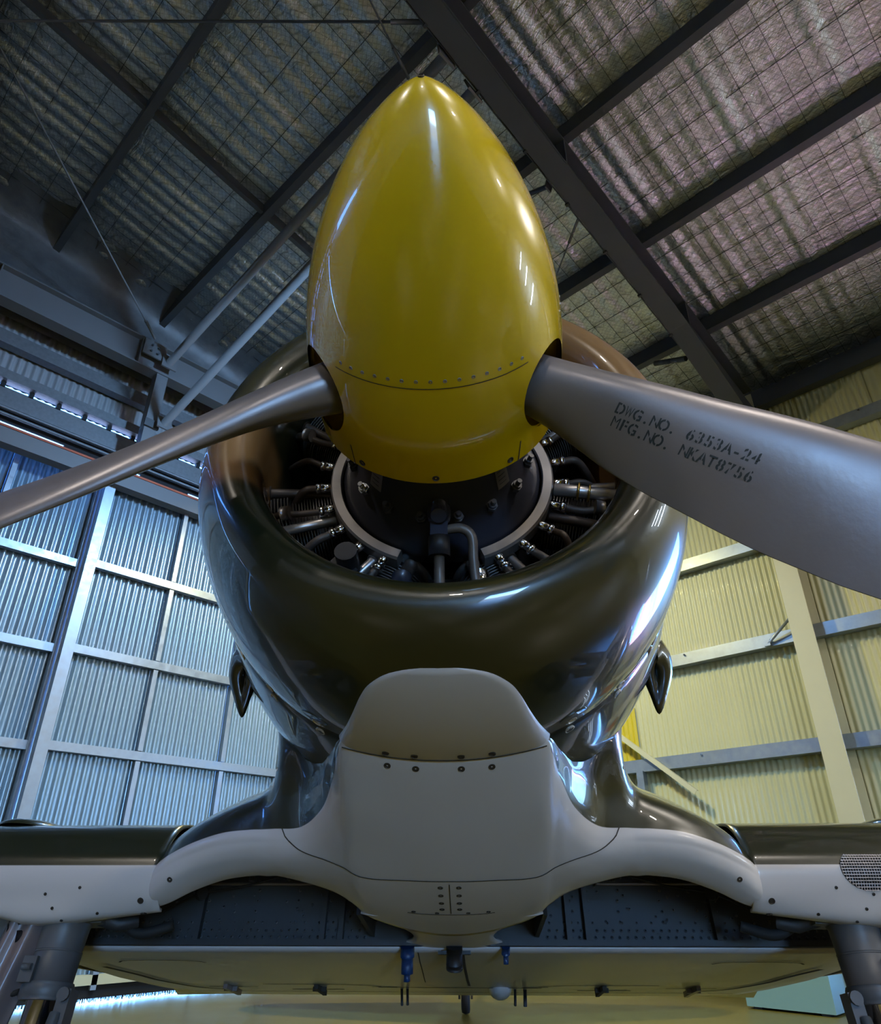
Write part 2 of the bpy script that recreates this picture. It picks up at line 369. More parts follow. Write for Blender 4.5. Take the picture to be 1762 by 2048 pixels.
# support wires under the foil, too thin to pick apart
m = MB()
N0, N1 = -5.0, LEFT_N + .1
for a in np.arange(-.9, 9.2, .405):
    w = .0028; z = roof_z(a) + FOIL_UP - .052
    m.box(W(a, (N0 + N1) / 2, z), NV * (N1 - N0) / 2, AV * w, UP * w)
d_ = (AV - UP * SLOPE)
for n in np.arange(N0, N1, .19):
    a0, a1 = RIDGE_A, RIGHT_A + .2; mid = (a0 + a1) / 2
    m.box(W(mid, n + .0, roof_z(mid) + FOIL_UP - .046), d_ * (a1 - a0) / 2, NV * .0022, UP * .0022)
tag(m.build('support_wire', 'netting', ceiling, off=coff), kind='stuff')

# ---- portal frame in view, and its twin frames behind
def portal_frame(n, label, hero):
    root = empty('portal_frame', W(8.85, n, 0)); tag(root, label, 'steel frame', 'portal frames')
    off = np.array(root.location)
    sl = AV - UP * SLOPE; zs = lambda a: roof_z(a) - .45
    m = MB(); ibeam(m, W(RIDGE_A, n, zs(RIDGE_A)), W(8.9, n, zs(8.9)), NV, UP, .25, .45, .022); m.build('rafter', 'steel_dark', root, off=off)
    m = MB(); sl2 = ibeam(m, W(FAR_A + .3, n, roof_z(FAR_A + .3) - .45), W(RIDGE_A, n, zs(RIDGE_A)), NV, UP, .25, .45, .022); m.build('rafter', 'steel_dark', root, off=off)
    m = MB(); m.prism([(-.125, 0), (.125, 0), (.125, .02), (.008, .02), (.008, .36), (.125, .36), (.125, .38), (-.125, .38), (-.125, .36), (-.008, .36), (-.008, .02), (-.125, .02)], NV, AV, W(8.8, n, 0), W(8.8, n, zs(8.8) + .3)); m.build('column', 'cream_paint', root, off=off)
    m = MB(); m.prism([(-.125, 0), (.125, 0), (.125, .02), (.008, .02), (.008, .36), (.125, .36), (.125, .38), (-.125, .38), (-.125, .36), (-.008, .36), (-.008, .02), (-.125, .02)], NV, AV, W(FAR_A + .1, n, 0), W(FAR_A + .1, n, roof_z(FAR_A + .3) - .2)); m.build('column', 'steel_grey', root, off=off)
    # haunch under the rafter at the eaves
    m = MB(); a0, a1 = 6.9, 8.8
    P = [W(a0, n - .125, zs(a0)), W(a0, n + .125, zs(a0)), W(a1, n + .125, zs(a1) - .30), W(a1, n - .125, zs(a1) - .30), W(a1, n - .125, zs(a1)), W(a1, n + .125, zs(a1))]
    m.add(P, [(0, 1, 2, 3), (0, 3, 4), (1, 5, 2), (3, 2, 5, 4)], False); m.build('haunch', 'steel_dark', root, off=off)
    if hero:
        for a in (4.35, 7.0):                              # stiffener plates at the splices
            m = MB(); m.box(W(a, n, zs(a) + .225), AV * .012, NV * .12, UP * .21); m.build('stiffener', 'steel_dark', root, off=off)
        m = MB(); m.box(W(2.9, n, zs(2.9) - .008), (AV - UP * SLOPE) * 1.42, NV * .118, UP * .008); m.build('cover_plate', 'steel_dark', root, off=off)
        # cable with clips along the far lower edge
        a_ = np.linspace(2.2, 8.7, 27); m = MB(); m.tube([W(a, n + .135, zs(a) + .006 - .012 * (i % 2)) for i, a in enumerate(a_)], .009, 6); m.build('cable', 'dark_kit', root, off=off)
        for a in a_[1::3]:
            m = MB(); m.box(W(a, n + .13, zs(a) - .004), AV * .016, NV * .022, UP * .016); m.build('cable_clip', 'dark_kit', root, off=off)
        # cleats that carry the purlins
        for a in PUR[1:]:
            m = MB(); m.box(W(a + .11, n - .04, roof_z(a) + .07), AV * .005, NV * .06, UP * .085); m.build('purlin_cleat', 'steel_dark', root, off=off)
    return root
portal_frame(2.435, 'dark steel portal frame with rafter above the spinner and cream column by the yellow wall', True)

# ---- gable end beam with posts, tubes and rods
BN = 8.3
r = empty('gable_beam', W(2.6, BN, 7.47)); off = np.array(r.location)
tag(r, 'grey horizontal steel beam above the tall blue lit sliding doors', 'beam')
m = MB(); ibeam(m, W(-6, BN, 7.47), W(9.0, BN, 7.47), NV, UP, .20, .48, .02); m.build('beam_body', 'steel_grey', r, off=off)
for a in (.62, 2.45, 4.6):
    m = MB(); m.box(W(a, BN - .05, 7.71), AV * .008, NV * .045, UP * .22); m.build('stiffener', 'steel_grey', r, off=off)
m = MB(); m.box(W(2.62, BN - .13, 7.78), AV * .16, NV * .012, UP * .13); m.build('gusset_plate', 'steel_grey', r, off=off)
for k in range(4):
    m = MB(); p = W(2.56 + .1 * (k % 2), BN - .15, 7.72 + .1 * (k // 2)); m.tube([p, p - NV * .025], .016, 6); m.build('bolt', 'steel_dark', r, off=off)
r = empty('wind_post', W(2.82, BN, 6.2)); off = np.array(r.location); tag(r, 'short grey steel post hanging below the gable beam', 'post')
m = MB(); chan(m, W(2.74, BN - .08, 6.25), W(2.74, BN - .08, 7.47), AV, NV, .16, .16, .01, .03); m.build('post_body', 'steel_grey', r, off=off)
m = MB(); m.box(W(2.82, BN - .10, 6.62), AV * .10, NV * .02, UP * .06); m.build('foot_plate', 'steel_dark', r, off=off)
def tube_thing(name, p0, p1, rad, mt, label, cat, grp, ends=True):
    r = empty(name, p0); off = np.array(r.location); tag(r, label, cat, grp)
    m = MB(); m.tube([p0, p1], rad, 16); m.build('tube_body' if rad > .02 else 'rod_body', mt, r, off=off)
    d = (p1 - p0) / np.linalg.norm(p1 - p0)
    if ends:
        for p, s in ((p0, 1), (p1, -1)):
            m = MB(); q = p + d * s * (.06 if rad > .02 else .2)
            if rad > .02: m.box(p + d * s * .01, d * .012, np.cross(d, UP) * rad * 1.9, np.cross(np.cross(d, UP), d) * rad * 1.9); m.build('end_plate', mt, r, off=off)
            else: m.tube([p, p + d * s * .32], rad * 1.9, 8); m.build('turnbuckle', mt, r, off=off)
    return r
tube_thing('brace_tube', W(2.84, BN - .16, 7.66), W(2.78, 2.60, 8.20), .057, 'steel_grey', 'grey round strut running from the gable beam gusset to the roof rafter', 'tube', 'roof struts')
tube_thing('brace_tube', W(2.96, BN - .16, 6.66), W(3.20, 2.62, 8.15), .057, 'steel_grey', 'grey round strut rising from the short post under the gable beam', 'tube', 'roof struts')
tube_thing('brace_rod', W(2.55, BN - .22, 7.9), W(-1.0, 5.03, 8.28), .011, 'steel_grey', 'thin steel rod rising from the gable beam gusset across the foil', 'rod', 'roof bracing rods')
tube_thing('brace_rod', W(2.45, 2.58, 8.28), W(-1.3, 6.6, 8.5), .013, 'steel_dark', 'dark thin rod crossing the foil from the rafter above the spinner', 'rod', 'roof bracing rods')
tube_thing('brace_rod', W(2.65, 3.0, 8.12), W(1.5, 2.6, 8.12), .009, 'steel_dark', 'short thin rod close to the rafter above the spinner tip', 'rod', 'roof bracing rods')
tube_thing('brace_rod', W(5.0, 2.62, 7.85), W(8.9, 8.0, 7.40), .009, 'steel_grey', 'thin rod beside the tan cowling top under the bright foil', 'rod', 'roof bracing rods')
tube_thing('fly_brace', W(4.45, 2.62, 7.9), W(4.36, 3.6, 8.20), .028, 'steel_dark', 'short dark strut bracing the rafter beside the spinner', 'tube', 'fly braces')
tube_thing('fly_brace', W(7.45, 2.62, 7.3), W(7.58, 3.1, 7.58), .02, 'steel_dark', 'small dark strut bracing the rafter low over the right blade', 'tube', 'fly braces')

# ---- left gable wall
def rz(a): return roof_z(a) + .355
wl = MB()
corr(wl, W(FAR_A, LEFT_N + .06, 0), AV, RIGHT_A + .3 - FAR_A, NV, 6.70, lambda s: rz(FAR_A + s), .095, .012, 6)
corr(wl, W(5.95, LEFT_N + .06, 0), AV, RIGHT_A + .3 - 5.95, NV, 0, 6.1, .095, .012, 6)
corr(wl, W(FAR_A, LEFT_N + .06, 0), AV, -4.4 - FAR_A, NV, 0, 6.1, .095, .012, 6)
wall_left = wl.build('wall_left', 'sheet_grey'); tag(wall_left, 'grey corrugated gable wall above the sliding doors', kind='structure'); off = np.array(wall_left.location)
def bar(name, mt, par, off, p, ax, ay, az):
    m = MB(); m.box(p, ax, ay, az); return m.build(name, mt, par, off=off)
A0, A1 = -6.0, 9.2; AM, AH = (A0 + A1) / 2, (A1 - A0) / 2
m = MB(); chan(m, W(A0, LEFT_N - .14, 7.17), W(A1, LEFT_N - .14, 7.17), NV, UP, .14, .19, .008, .03); m.build('girt', 'galv_dark', wall_left, off=off)
m = MB(); chan(m, W(A0, LEFT_N - .14, 6.68), W(A1, LEFT_N - .14, 6.68), NV, UP, .14, .13, .008, .03); m.build('girt', 'galv_dark', wall_left, off=off)
bar('galvanised_flashing', 'galv_dark', wall_left, off, W(AM, LEFT_N - .02, 6.49), AV * AH, NV * .012, UP * .135)
for z in (6.30, 6.215):
    m = MB(); m.tube([W(A0, LEFT_N - .10, z), W(A1, LEFT_N - .10, z)], .022, 8); m.build('door_track', 'galv_dark', wall_left, off=off)
bar('track_shroud', 'black_brush', wall_left, off, W(AM, LEFT_N + .0, 6.26), AV * AH, NV * .012, UP * .10)
bar('track_shroud', 'black_brush', wall_left, off, W(AM, LEFT_N + .0, 6.045), AV * AH, NV * .012, UP * .045)
bar('orange_seal', 'orange_seal', wall_left, off, W(AM, LEFT_N - .235, 5.985), AV * AH, NV * .008, UP * .014)
bar('door_header', 'steel_grey', wall_left, off, W(AM, LEFT_N - .15, 5.87), AV * AH, NV * .08, UP * .105)
for a in np.arange(A0 + .1, A1, .335):                     # spacer blocks in the daylight slot
    bar('spacer_block', 'black_brush', wall_left, off, W(a, LEFT_N - .02, 6.645), AV * .028, NV * .03, UP * .035)
for i, a in enumerate(np.arange(A0 + .2, A1, 1.15)):       # roller hangers break up the gap over the doors
    bar('roller_hanger', 'black_brush', wall_left, off, W(a, LEFT_N + .0, 6.12), AV * (.12 + .12 * (i % 3)), NV * .02, UP * .045)

# ---- sliding doors
def sliding_door(name, a0, a1, n, mull, label):
    r = empty(name, W((a0 + a1) / 2, n, .06)); tag(r, label, kind='structure'); off = np.array(r.location)
    zs = [.06, 1.36, 2.46, 3.57, 4.67, 5.98]; edges = [a0] + mull + [a1]
    for k in range(len(edges) - 1):                        # one cladding sheet per bay and row
        for q in range(len(zs) - 1):
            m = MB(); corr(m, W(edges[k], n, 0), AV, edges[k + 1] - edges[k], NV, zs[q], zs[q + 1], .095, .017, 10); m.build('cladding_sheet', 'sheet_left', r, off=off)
    for z in zs[1:-1]:
        m = MB(); chan(m, W(a0, n - .11, z - .05), W(a1, n - .11, z - .05), NV, UP, .09, .10, .006, .02); m.build('girt', 'galv', r, off=off)
    for a in mull:
        for q in range(len(zs) - 1):
            m = MB(); chan(m, W(a, n - .10, zs[q] + .06), W(a, n - .10, zs[q + 1] - .06), NV, AV, .085, .06, .006, .0); m.build('mullion', 'galv', r, off=off)
    for a, w in ((a0, .13), (a1 - .10, .10)):
        m = MB(); chan(m, W(a, n - .13, .03), W(a, n - .13, 5.97), NV, AV, .12, w, .008, .02); m.build('stile', 'galv', r, off=off)
    m = MB(); m.box(W((a0 + a1) / 2, n - .05, .21), AV * (a1 - a0) / 2, NV * .05, UP * .045); m.build('bottom_rail', 'cream_paint', r, off=off)
    m = MB(); m.box(W((a0 + a1) / 2, n - .05, .105), AV * (a1 - a0) / 2, NV * .012, UP * .06); m.build('brush_seal', 'black_brush', r, off=off)
    m = MB()
    for a in np.arange(a0, a1, .011):
        h = rng.uniform(.012, .044); m.box(W(a, n - .05 + rng.uniform(-.01, .01), .05 - h / 2), AV * .0032, NV * .002, UP * h / 2)
    tag(m.build('brush_bristles', 'black_brush', r, off=off), kind='stuff')
    return r
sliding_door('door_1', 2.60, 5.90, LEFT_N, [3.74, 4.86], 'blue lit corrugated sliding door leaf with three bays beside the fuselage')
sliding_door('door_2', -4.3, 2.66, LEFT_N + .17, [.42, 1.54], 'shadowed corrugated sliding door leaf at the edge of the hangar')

# ---- right eaves wall
wr = MB(); corr(wr, W(RIGHT_A, DOOR_N1, 0), NV, LEFT_N + .3 - DOOR_N1, AV, .22, rz(RIGHT_A), .074, .0105, 7)
corr(wr, W(RIGHT_A, BACK_N, 0), NV, DOOR_N0 - BACK_N, AV, .0, rz(RIGHT_A), .148, .0105, 6); corr(wr, W(RIGHT_A + .02, DOOR_N0 - .15, 0), NV, DOOR_N1 - DOOR_N0 + .3, AV, DOOR_H, rz(RIGHT_A), .148, .0105, 6)
wall_right = wr.build('wall_right', 'sheet_right'); tag(wall_right, 'cream yellow corrugated wall with horizontal steel girts', kind='structure'); off = np.array(wall_right.location)
for z in (1.2, 2.44, 3.75, 5.08, 6.4):
    m = MB(); chan(m, W(RIGHT_A - .17, DOOR_N1 if z < DOOR_H else BACK_N, z), W(RIGHT_A - .17, LEFT_N, z), AV, UP, .155, .16, .006, .022); m.build('girt', 'galv', wall_right, off=off)
    for n in np.arange(1.15, LEFT_N - 2, 1.45):
        m = MB(); m.tube([W(RIGHT_A - .175, n, z + .125), W(RIGHT_A - .19, n, z + .125)], .014, 8); m.build('bolt_head', 'chrome', wall_right, off=off)
m = MB(); chan(m, W(RIGHT_A - .2, BACK_N, rz(RIGHT_A) - .55), W(RIGHT_A - .2, LEFT_N, rz(RIGHT_A) - .55), AV, UP, .15, .2, .008, .025); m.build('eaves_strut', 'steel_dark', wall_right, off=off)
bar('kick_plate', 'dark_kit', wall_right, off, W(RIGHT_A - .03, (DOOR_N1 + LEFT_N) / 2, .12), NV * (LEFT_N - DOOR_N1) / 2, AV * .02, UP * .12)
bar('post', 'galv', wall_right, off, W(RIGHT_A - .15, 4.95, 2.28), NV * .05, AV * .05, UP * .17)
m = MB(); corr(m, W(RIGHT_A - .03, 5.0, 0), NV, .62, AV, 2.62, 3.35, .074, .0105, 8); m.build('translucent_sheet', 'yellow_sheet' if 'yellow_sheet' in MATS else mat('yellow_sheet', (.62, .50, .03), .3).name, wall_right, off=off)
r = empty('diagonal_brace', W(RIGHT_A - .25, 5.25, 2.95)); off2 = np.array(r.location); tag(r, 'flat diagonal steel brace in front of the yellow wall', 'brace')
m = MB(); p0, p1 = W(RIGHT_A - .25, 5.25, 3.0), W(RIGHT_A - .25, 4.18, 2.12); d = (p1 - p0) / np.linalg.norm(p1 - p0); s_ = np.cross(d, AV)
m.prism([(0, -.03), (.006, -.03), (.006, .024), (.06, .024), (.06, .03), (0, .03)], AV, s_, p0, p1); m.build('angle_bar', 'cream_paint', r, off=off2)
m = MB(); m.box(p0, AV * .01, NV * .05, UP * .05); m.build('end_plate', 'galv', r, off=off2)
r = empty('girt_bracket', W(8.95, 2.62, 3.8)); off2 = np.array(r.location); tag(r, 'small angled bracket tying the wall girt to the cream column', 'bracket')
m = MB(); m.tube([W(9.0, 2.92, 3.78), W(8.86, 2.57, 3.98)], .022, 4); m.build('strut', 'galv', r, off=off2)
m = MB(); m.box(W(9.0, 2.93, 3.79), AV * .02, NV * .04, UP * .04); m.build('plate', 'galv', r, off=off2)

# ---- back gable (with the open doorway) and far eaves wall, behind the camera
m = MB()
def slab(m, a0, a1, z0, z1):
    m.box(W((a0 + a1) / 2, BACK_N - .05, (z0 + z1) / 2), AV * (a1 - a0) / 2, NV * .05, UP * (z1 - z0) / 2)
slab(m, FAR_A, GATE_A0, 0, 10); slab(m, GATE_A1, RIGHT_A + .3, 0, 10); slab(m, GATE_A0, GATE_A1, GATE_H, 10)
tag(m.build('wall_back', 'sheet_back'), 'plain grey gable wall with a wide open doorway', kind='structure')
m = MB(); corr(m, W(FAR_A, BACK_N, 0), NV, LEFT_N + .3 - BACK_N, AV, 0, rz(FAR_A), .19, .02, 4)
tag(m.build('wall_far', 'sheet_back'), 'plain corrugated eaves wall opposite the cream one', kind='structure')

# ---- lamps
def high_bay(a, n, z, mt, label, power=190, color=(1, .90, .78), aim=(0, 0, -1)):
    r = empty('high_bay_lamp', W(a, n, z)); off = np.array(r.location); tag(r, label, 'lamp', 'high bay lamps')
    prof = [(.05, .42), (.07, .40), (.09, .28), (.22, .10), (.26, .0), (.25, .0), (.20, .10), (.06, .27)]
    P = np.array([[W(a, n, z) + np.array([q * math.cos(t), q * math.sin(t), h]) for q, h in prof] for t in np.linspace(0, 2 * math.pi, 24, endpoint=False)])
    m = MB(); m.grid(P, cu=True); m.build('reflector', 'lamp_shell', r, off=off)
    P = np.array([[W(a, n, z) + np.array([.19 * math.cos(t) * math.cos(p), .19 * math.sin(t) * math.cos(p), .09 - .07 * math.sin(p)]) for p in np.linspace(0, math.pi / 2, 5)] for t in np.linspace(0, 2 * math.pi, 20, endpoint=False)])
    m = MB(); m.grid(P, cu=True); m.build('bulb', mt, r, off=off)
    lamp_light('lamp_light', W(a, n, z - .03), aim, color, power, 'DISK', .45, .45, r, off)
    m = MB(); m.tube([W(a, n, z + .4), W(a, n, roof_z(a) + .2)], .012, 8); m.build('hanger', 'lamp_shell', r, off=off)
def batten(a, n, z, along, mt, label, ln=1.5, out=None):
    r = empty('tube_lamp', W(a, n, z)); off = np.array(r.location); tag(r, label, 'lamp', 'tube lamps')
    c = W(a, n, z); o_ = -UP if out is None else out; s_ = np.cross(along, o_)
    m = MB(); m.box(c - o_ * .05, along * ln / 2, s_ * .07, o_ * .025); m.build('housing', 'lamp_shell', r, off=off)
    for k in (-1, 1):
        m = MB(); m.tube([c + s_ * .035 * k - along * (ln / 2 - .04), c + s_ * .035 * k + along * (ln / 2 - .04)], .018, 10); m.build('tube', mt, r, off=off)
    lamp_light('lamp_light', c + o_ * .03, o_, (.62, .78, 1.0), 60, 'RECTANGLE', ln, .1, r, off)
high_bay(-5.5, .5, 7.0, 'lamp_white', 'round high bay lamp over the open floor nearest the sliding doors')
high_bay(-5.5, -5.0, 7.0, 'lamp_white', 'round high bay lamp over the open floor furthest from the sliding doors')
high_bay(.6, -4.0, 7.4, 'lamp_white', 'round high bay lamp behind the photographer on the ridge')
high_bay(.6, -9.0, 7.4, 'lamp_white', 'round high bay lamp near the open doorway on the ridge')
high_bay(6.2, -3.4, 6.8, 'lamp_white', 'round high bay lamp beside the cream wall')
high_bay(6.0, -8.6, 6.8, 'lamp_white', 'round high bay lamp at the far end of the cream wall')
high_bay(5.0, 5.6, 6.5, 'lamp_white', 'round high bay lamp with a yellow glow above the tail', 270, (1, .84, .32), (.28, -.05, -.95))
for k, n in enumerate((-5.2, -6.6, -8.0)):
    batten(RIGHT_A - .35, n, 3.6, UP, 'lamp_cool', ['upright cool tube lamp on the cream wall nearest the open doorway', 'upright cool tube lamp in the middle of the cream wall row', 'upright cool tube lamp furthest along the cream wall'][k], 1.6, -AV)

r = empty('added_fill_lamp', W(3.75, 3.7, 6.5)); off = np.array(r.location); tag(r, 'added blue fill lamp under the roof aimed at the sliding doors', 'lamp')  # added fill with no known source, turns the sliding doors blue
aim = np.array([.05, .70, -.72]); aim /= np.linalg.norm(aim); sd = AV; u_ = np.cross(sd, aim); c = W(3.75, 3.7, 6.65)
m = MB(); m.box(c - aim * .06, sd * .30, u_ * .17, aim * .05); m.build('housing', 'lamp_shell', r, off=off)
m = MB(); m.box(c - aim * .005, sd * .27, u_ * .14, aim * .004); m.build('lens', 'fill_blue', r, off=off)
m = MB(); m.tube([c - aim * .1, c - aim * .1 + UP * (roof_z(3.75) + .205 - c[2])], .012, 8); m.build('hanger', 'lamp_shell', r, off=off)
lamp_light('lamp_light', c + aim * .01, aim, (.30, .58, 1.0), 370, 'RECTANGLE', .5, .26, r, off)

# ---- things along the wall behind the aircraft
r = empty('storage_box', W(8.55, 3.0, 0)); off = np.array(r.location); tag(r, 'pale teal box standing on the floor by the yellow wall', 'box')
m = MB(); m.box(W(8.45, 3.25, .31), AV * .22, NV * .42, UP * .29); m.build('box_body', 'teal_board', r, off=off)
m = MB(); m.box(W(8.45, 3.25, .61), AV * .24, NV * .44, UP * .015); m.build('lid', 'teal_board', r, off=off)
for s in (-1, 1):
    m = MB(); m.box(W(8.45, 3.25 + s * .32, .012), AV * .2, NV * .04, UP * .012); m.build('skid', 'dark_kit', r, off=off)
r = empty('tool_case', W(8.55, 2.0, 0)); off = np.array(r.location); tag(r, 'dark case on the floor beside the teal box', 'case')
m = MB(); m.box(W(8.55, 2.0, .13), AV * .15, NV * .13, UP * .13); m.build('case_body', 'dark_kit', r, off=off)
m = MB(); m.tube([W(8.41, 1.94, .2), W(8.38, 1.96, .23), W(8.38, 2.04, .23), W(8.41, 2.06, .2)], .012, 6); m.build('handle', 'rubber', r, off=off)
r = empty('leaning_board', W(8.9, 2.62, 0)); off = np.array(r.location); tag(r, 'orange brown board leaning on the cream column', 'board')
m = MB(); m.box(W(8.72, 2.66, .42), AV * .015 + UP * .0, NV * .16, UP * .42); m.build('board_face', 'orange_board', r, off=off)
m = MB(); m.box(W(8.72, 2.66, .86), AV * .022, NV * .17, UP * .02); m.build('edge_strip', 'dark_kit', r, off=off)

# ================================================================== THE AIRCRAFT
AC = empty('fighter_aircraft', ORG + ACM @ BASE)
AC.rotation_euler = Matrix(ACM.tolist()).to_euler()
tag(AC, 'camouflaged propeller fighter aircraft with yellow spinner parked in the hangar', 'aircraft')
def part(mb, name, m, parent=None, attr=None): return mb.build(name, m, parent or AC, off=BASE, attr=attr)
def plabel(o, t): o['label'] = t; return o
def unit(v): v = np.asarray(v, float); return v / np.linalg.norm(v)
def screw(p, nrm, r, mt, parent, name='screw', h=.0015):
    nrm = unit(nrm); m = MB()
    ref = np.array([1., 0, 0]) if abs(nrm[0]) < .8 else np.array([0, 0, 1.]); u = unit(np.cross(nrm, ref)); v = np.cross(nrm, u)
    ring = lambda q, d: [np.asarray(p) + nrm * d + q * (math.cos(t) * u + math.sin(t) * v) for t in np.linspace(0, 2 * math.pi, 14, endpoint=False)]
    rows = [ring(r, -.002), ring(r, h), ring(r * .82, h * 1.25), ring(r * .74, h * .35), ring(r * .3, h * .5), ring(r * .22, -h * .2), ring(r * .02, -h * .2)]
    m.grid(np.array(rows), cv=True, smooth=False)
    return part(m, name, mt, parent)
def strip(pts, nrms, w, mt, parent, name='panel_seam', lift=.0007):
    """thin dark line lying on a surface"""
    pts = np.asarray(pts, float); T = np.gradient(pts, axis=0); P = []
    for p, t, n in zip(pts, T, nrms):
        n = unit(n); s = unit(np.cross(t, n)); P.append([p - s * w / 2 + n * lift, p - s * w / 4 + n * lift * 1.6, p + s * w / 4 + n * lift * 1.6, p + s * w / 2 + n * lift])
    m = MB(); m.grid(np.array(P)); return part(m, name, mt, parent)

# ---- spinner
TIP, RIM = -.85, -.10
def spin_r(Y):
    t = min(1., max(0., (Y - TIP) / .65)); r = .31 * (1 - (1 - t) ** 2) ** .7
    r = min(r, math.sqrt(max(0., 2 * .066 * (Y - TIP)))) if Y < TIP + .05 else r
    return r - max(0., Y + .2) * .05
ys = np.concatenate([TIP + .12 * np.linspace(0, 1, 14) ** 2, np.linspace(TIP + .13, RIM, 44)])
prof = [(max(spin_r(y), .0015), y) for y in ys]
inner = [(max(r - .006, .001), min(y + (.008 if y < -.6 else 0), RIM)) for r, y in prof][::-1]
G, _ = revolve(prof + inner, 128)
m = MB(); m.grid(G, cu=True, cv=True)
spin = part(m, 'spinner', 'yellow_gloss'); plabel(spin, 'glossy yellow pointed spinner')
BLADE_Y = -.25
ANG = [math.radians(a) for a in (210, 330, 90)]
cutters = []
for t in ANG:
    d = np.array([math.cos(t), 0, math.sin(t)]); e = np.array([-math.sin(t), 0, math.cos(t)])
    m = MB(); P = [[np.array([0, -.262, 0]) + d * s + .104 * (math.cos(a) * np.array([0, 1, 0]) + .97 * math.sin(a) * e) for a in np.linspace(0, 2 * math.pi, 40, endpoint=False)] for s in (.12, .45)]
    m.grid(np.array(P), cv=True, flip=True, smooth=False); m.f.append(tuple(range(40))); m.sm.append(False); m.f.append(tuple(range(40, 80))[::-1]); m.sm.append(False)
    cutters.append(part(m, 'cutter', 'yellow_gloss'))
for c_ in cutters:
    md = spin.modifiers.new('cut', 'BOOLEAN'); md.operation = 'DIFFERENCE'; md.object = c_; md.solver = 'EXACT'
bpy.context.view_layer.update()
dg = bpy.context.evaluated_depsgraph_get(); me = bpy.data.meshes.new_from_object(spin.evaluated_get(dg))
spin.modifiers.clear(); spin.data = me
for c_ in cutters: bpy.data.objects.remove(c_)
bm = bmesh.new(); bm.from_mesh(me); bmesh.ops.recalc_face_normals(bm, faces=bm.faces)
for f in bm.faces: f.smooth = True
for e in bm.edges:
    if len(e.link_faces) == 2 and e.calc_face_angle(0) > .6: e.smooth = False
bm.to_mesh(me); bm.free()
def circ(Y, a0, a1, n, r=None):
    A = np.linspace(a0, a1, n); r_ = r or spin_r(Y); return [np.array([r_ * math.cos(t), Y, r_ * math.sin(t)]) for t in A], [np.array([math.cos(t), 0, math.sin(t)]) for t in A]
d90 = math.pi / 2
for k in range(3):                                         # seam and rivets between the blades
    mid = ANG[k] + math.radians(60); half = math.radians(44)
    p, n = circ(-.372, mid - half, mid + half, 40); strip(p, n, .0022, 'seam_dark', spin)
    for t in np.linspace(mid - half * .93, mid + half * .93, 15):
        r_ = spin_r(-.388); screw((r_ * math.cos(t), -.388, r_ * math.sin(t)), (math.cos(t), 0, math.sin(t)), .0042, 'rivet_grey', spin, 'rivet', .0008)
    for s in (-1, 1):                                      # split line from cut-out to rim
        t = ANG[k] + s * math.radians(20 if k == 1 or s > 0 else 20)
        yy = np.linspace(-.166, RIM, 8); p = [np.array([spin_r(y) * math.cos(t), y, spin_r(y) * math.sin(t)]) for y in yy]
        strip(p, [np.array([math.cos(t), 0, math.sin(t)])] * 8, .003, 'seam_dark', spin)
    for t in (mid - math.radians(35), mid, mid + math.radians(35)):
        r_ = spin_r(-.118); screw((r_ * math.cos(t), -.118, r_ * math.sin(t)), (math.cos(t), 0, math.sin(t)), .0085, 'screw_dark', spin)
m = MB(); G, _ = revolve([(.06, RIM - .012), (.296, RIM - .012), (.298, RIM - .004), (.06, RIM - .004)], 64); m.grid(G, cu=True, cv=True); part(m, 'backplate', 'yellow_gloss', spin)
m = MB(); G, _ = revolve([(.002, -.45), (.06, -.44), (.075, -.36), (.085, -.3), (.085, -.2), (.06, -.12), (.06, .0)], 40); m.grid(G, cu=True); hub = part(m, 'propeller_hub', 'engine_black')
screw((0, TIP + .0005, .0), (0, -1, .0), .006, 'screw_dark', spin, 'tip_cap', .002)

# ---- blades
S_ = [.10, .20, .27, .34, .42, .49, .58, .68, .76, .85, 1.0, 1.15, 1.3, 1.45, 1.56, 1.63, 1.67, 1.685]
C_ = [.13, .135, .142, .158, .185, .212, .237, .257, .277, .294, .304, .296, .272, .245, .21, .165, .105, .03]
T_ = [.13, .134, .128, .112, .092, .078, .066, .056, .050, .045, .036, .030, .026, .022, .018, .014, .010, .004]
B_ = [46, 46, 45, 43, 40.5, 38, 34.5, 31.5, 30, 28.5, 27, 25.5, 24, 23, 22, 22, 22, 22]
K_ = [1, 1, .92, .65, .35, .15, .04, 0, 0, 0, 0, 0, 0, 0, 0, 0, 0, 0]
def blade_pt(t, s, x, front):
    """x 0..1 along the chord from the leading edge"""
    d = np.array([math.cos(t), 0, math.sin(t)]); Yv = np.array([0, 1., 0]); T = np.cross(Yv, d)
    c, th, b, k = [np.interp(s, S_, q) for q in (C_, T_, B_, K_)]; b = math.radians(b)
    e = math.cos(b) * T + math.sin(b) * Yv; nn = unit(np.cross(d, e))
    if nn[1] > 0: nn = -nn                                 # forward face
    xx = min(max(x, 0.), 1.)
    yt = 5 * th * (.2969 * math.sqrt(xx) - .126 * xx - .3516 * xx ** 2 + .2843 * xx ** 3 - .1030 * xx ** 4)
    off = np.interp(k, [0, 1], [.36, .5])
    chord = (xx - off) * c
    ht = yt * (1.45 if front else -.55)
    hr = (1 if front else -1) * math.sqrt(max(0, .25 - (xx - .5) ** 2)) * th
    return np.array([0, BLADE_Y, 0]) + d * s + e * chord + nn * ((1 - k) * ht + k * hr), nn
blades = []
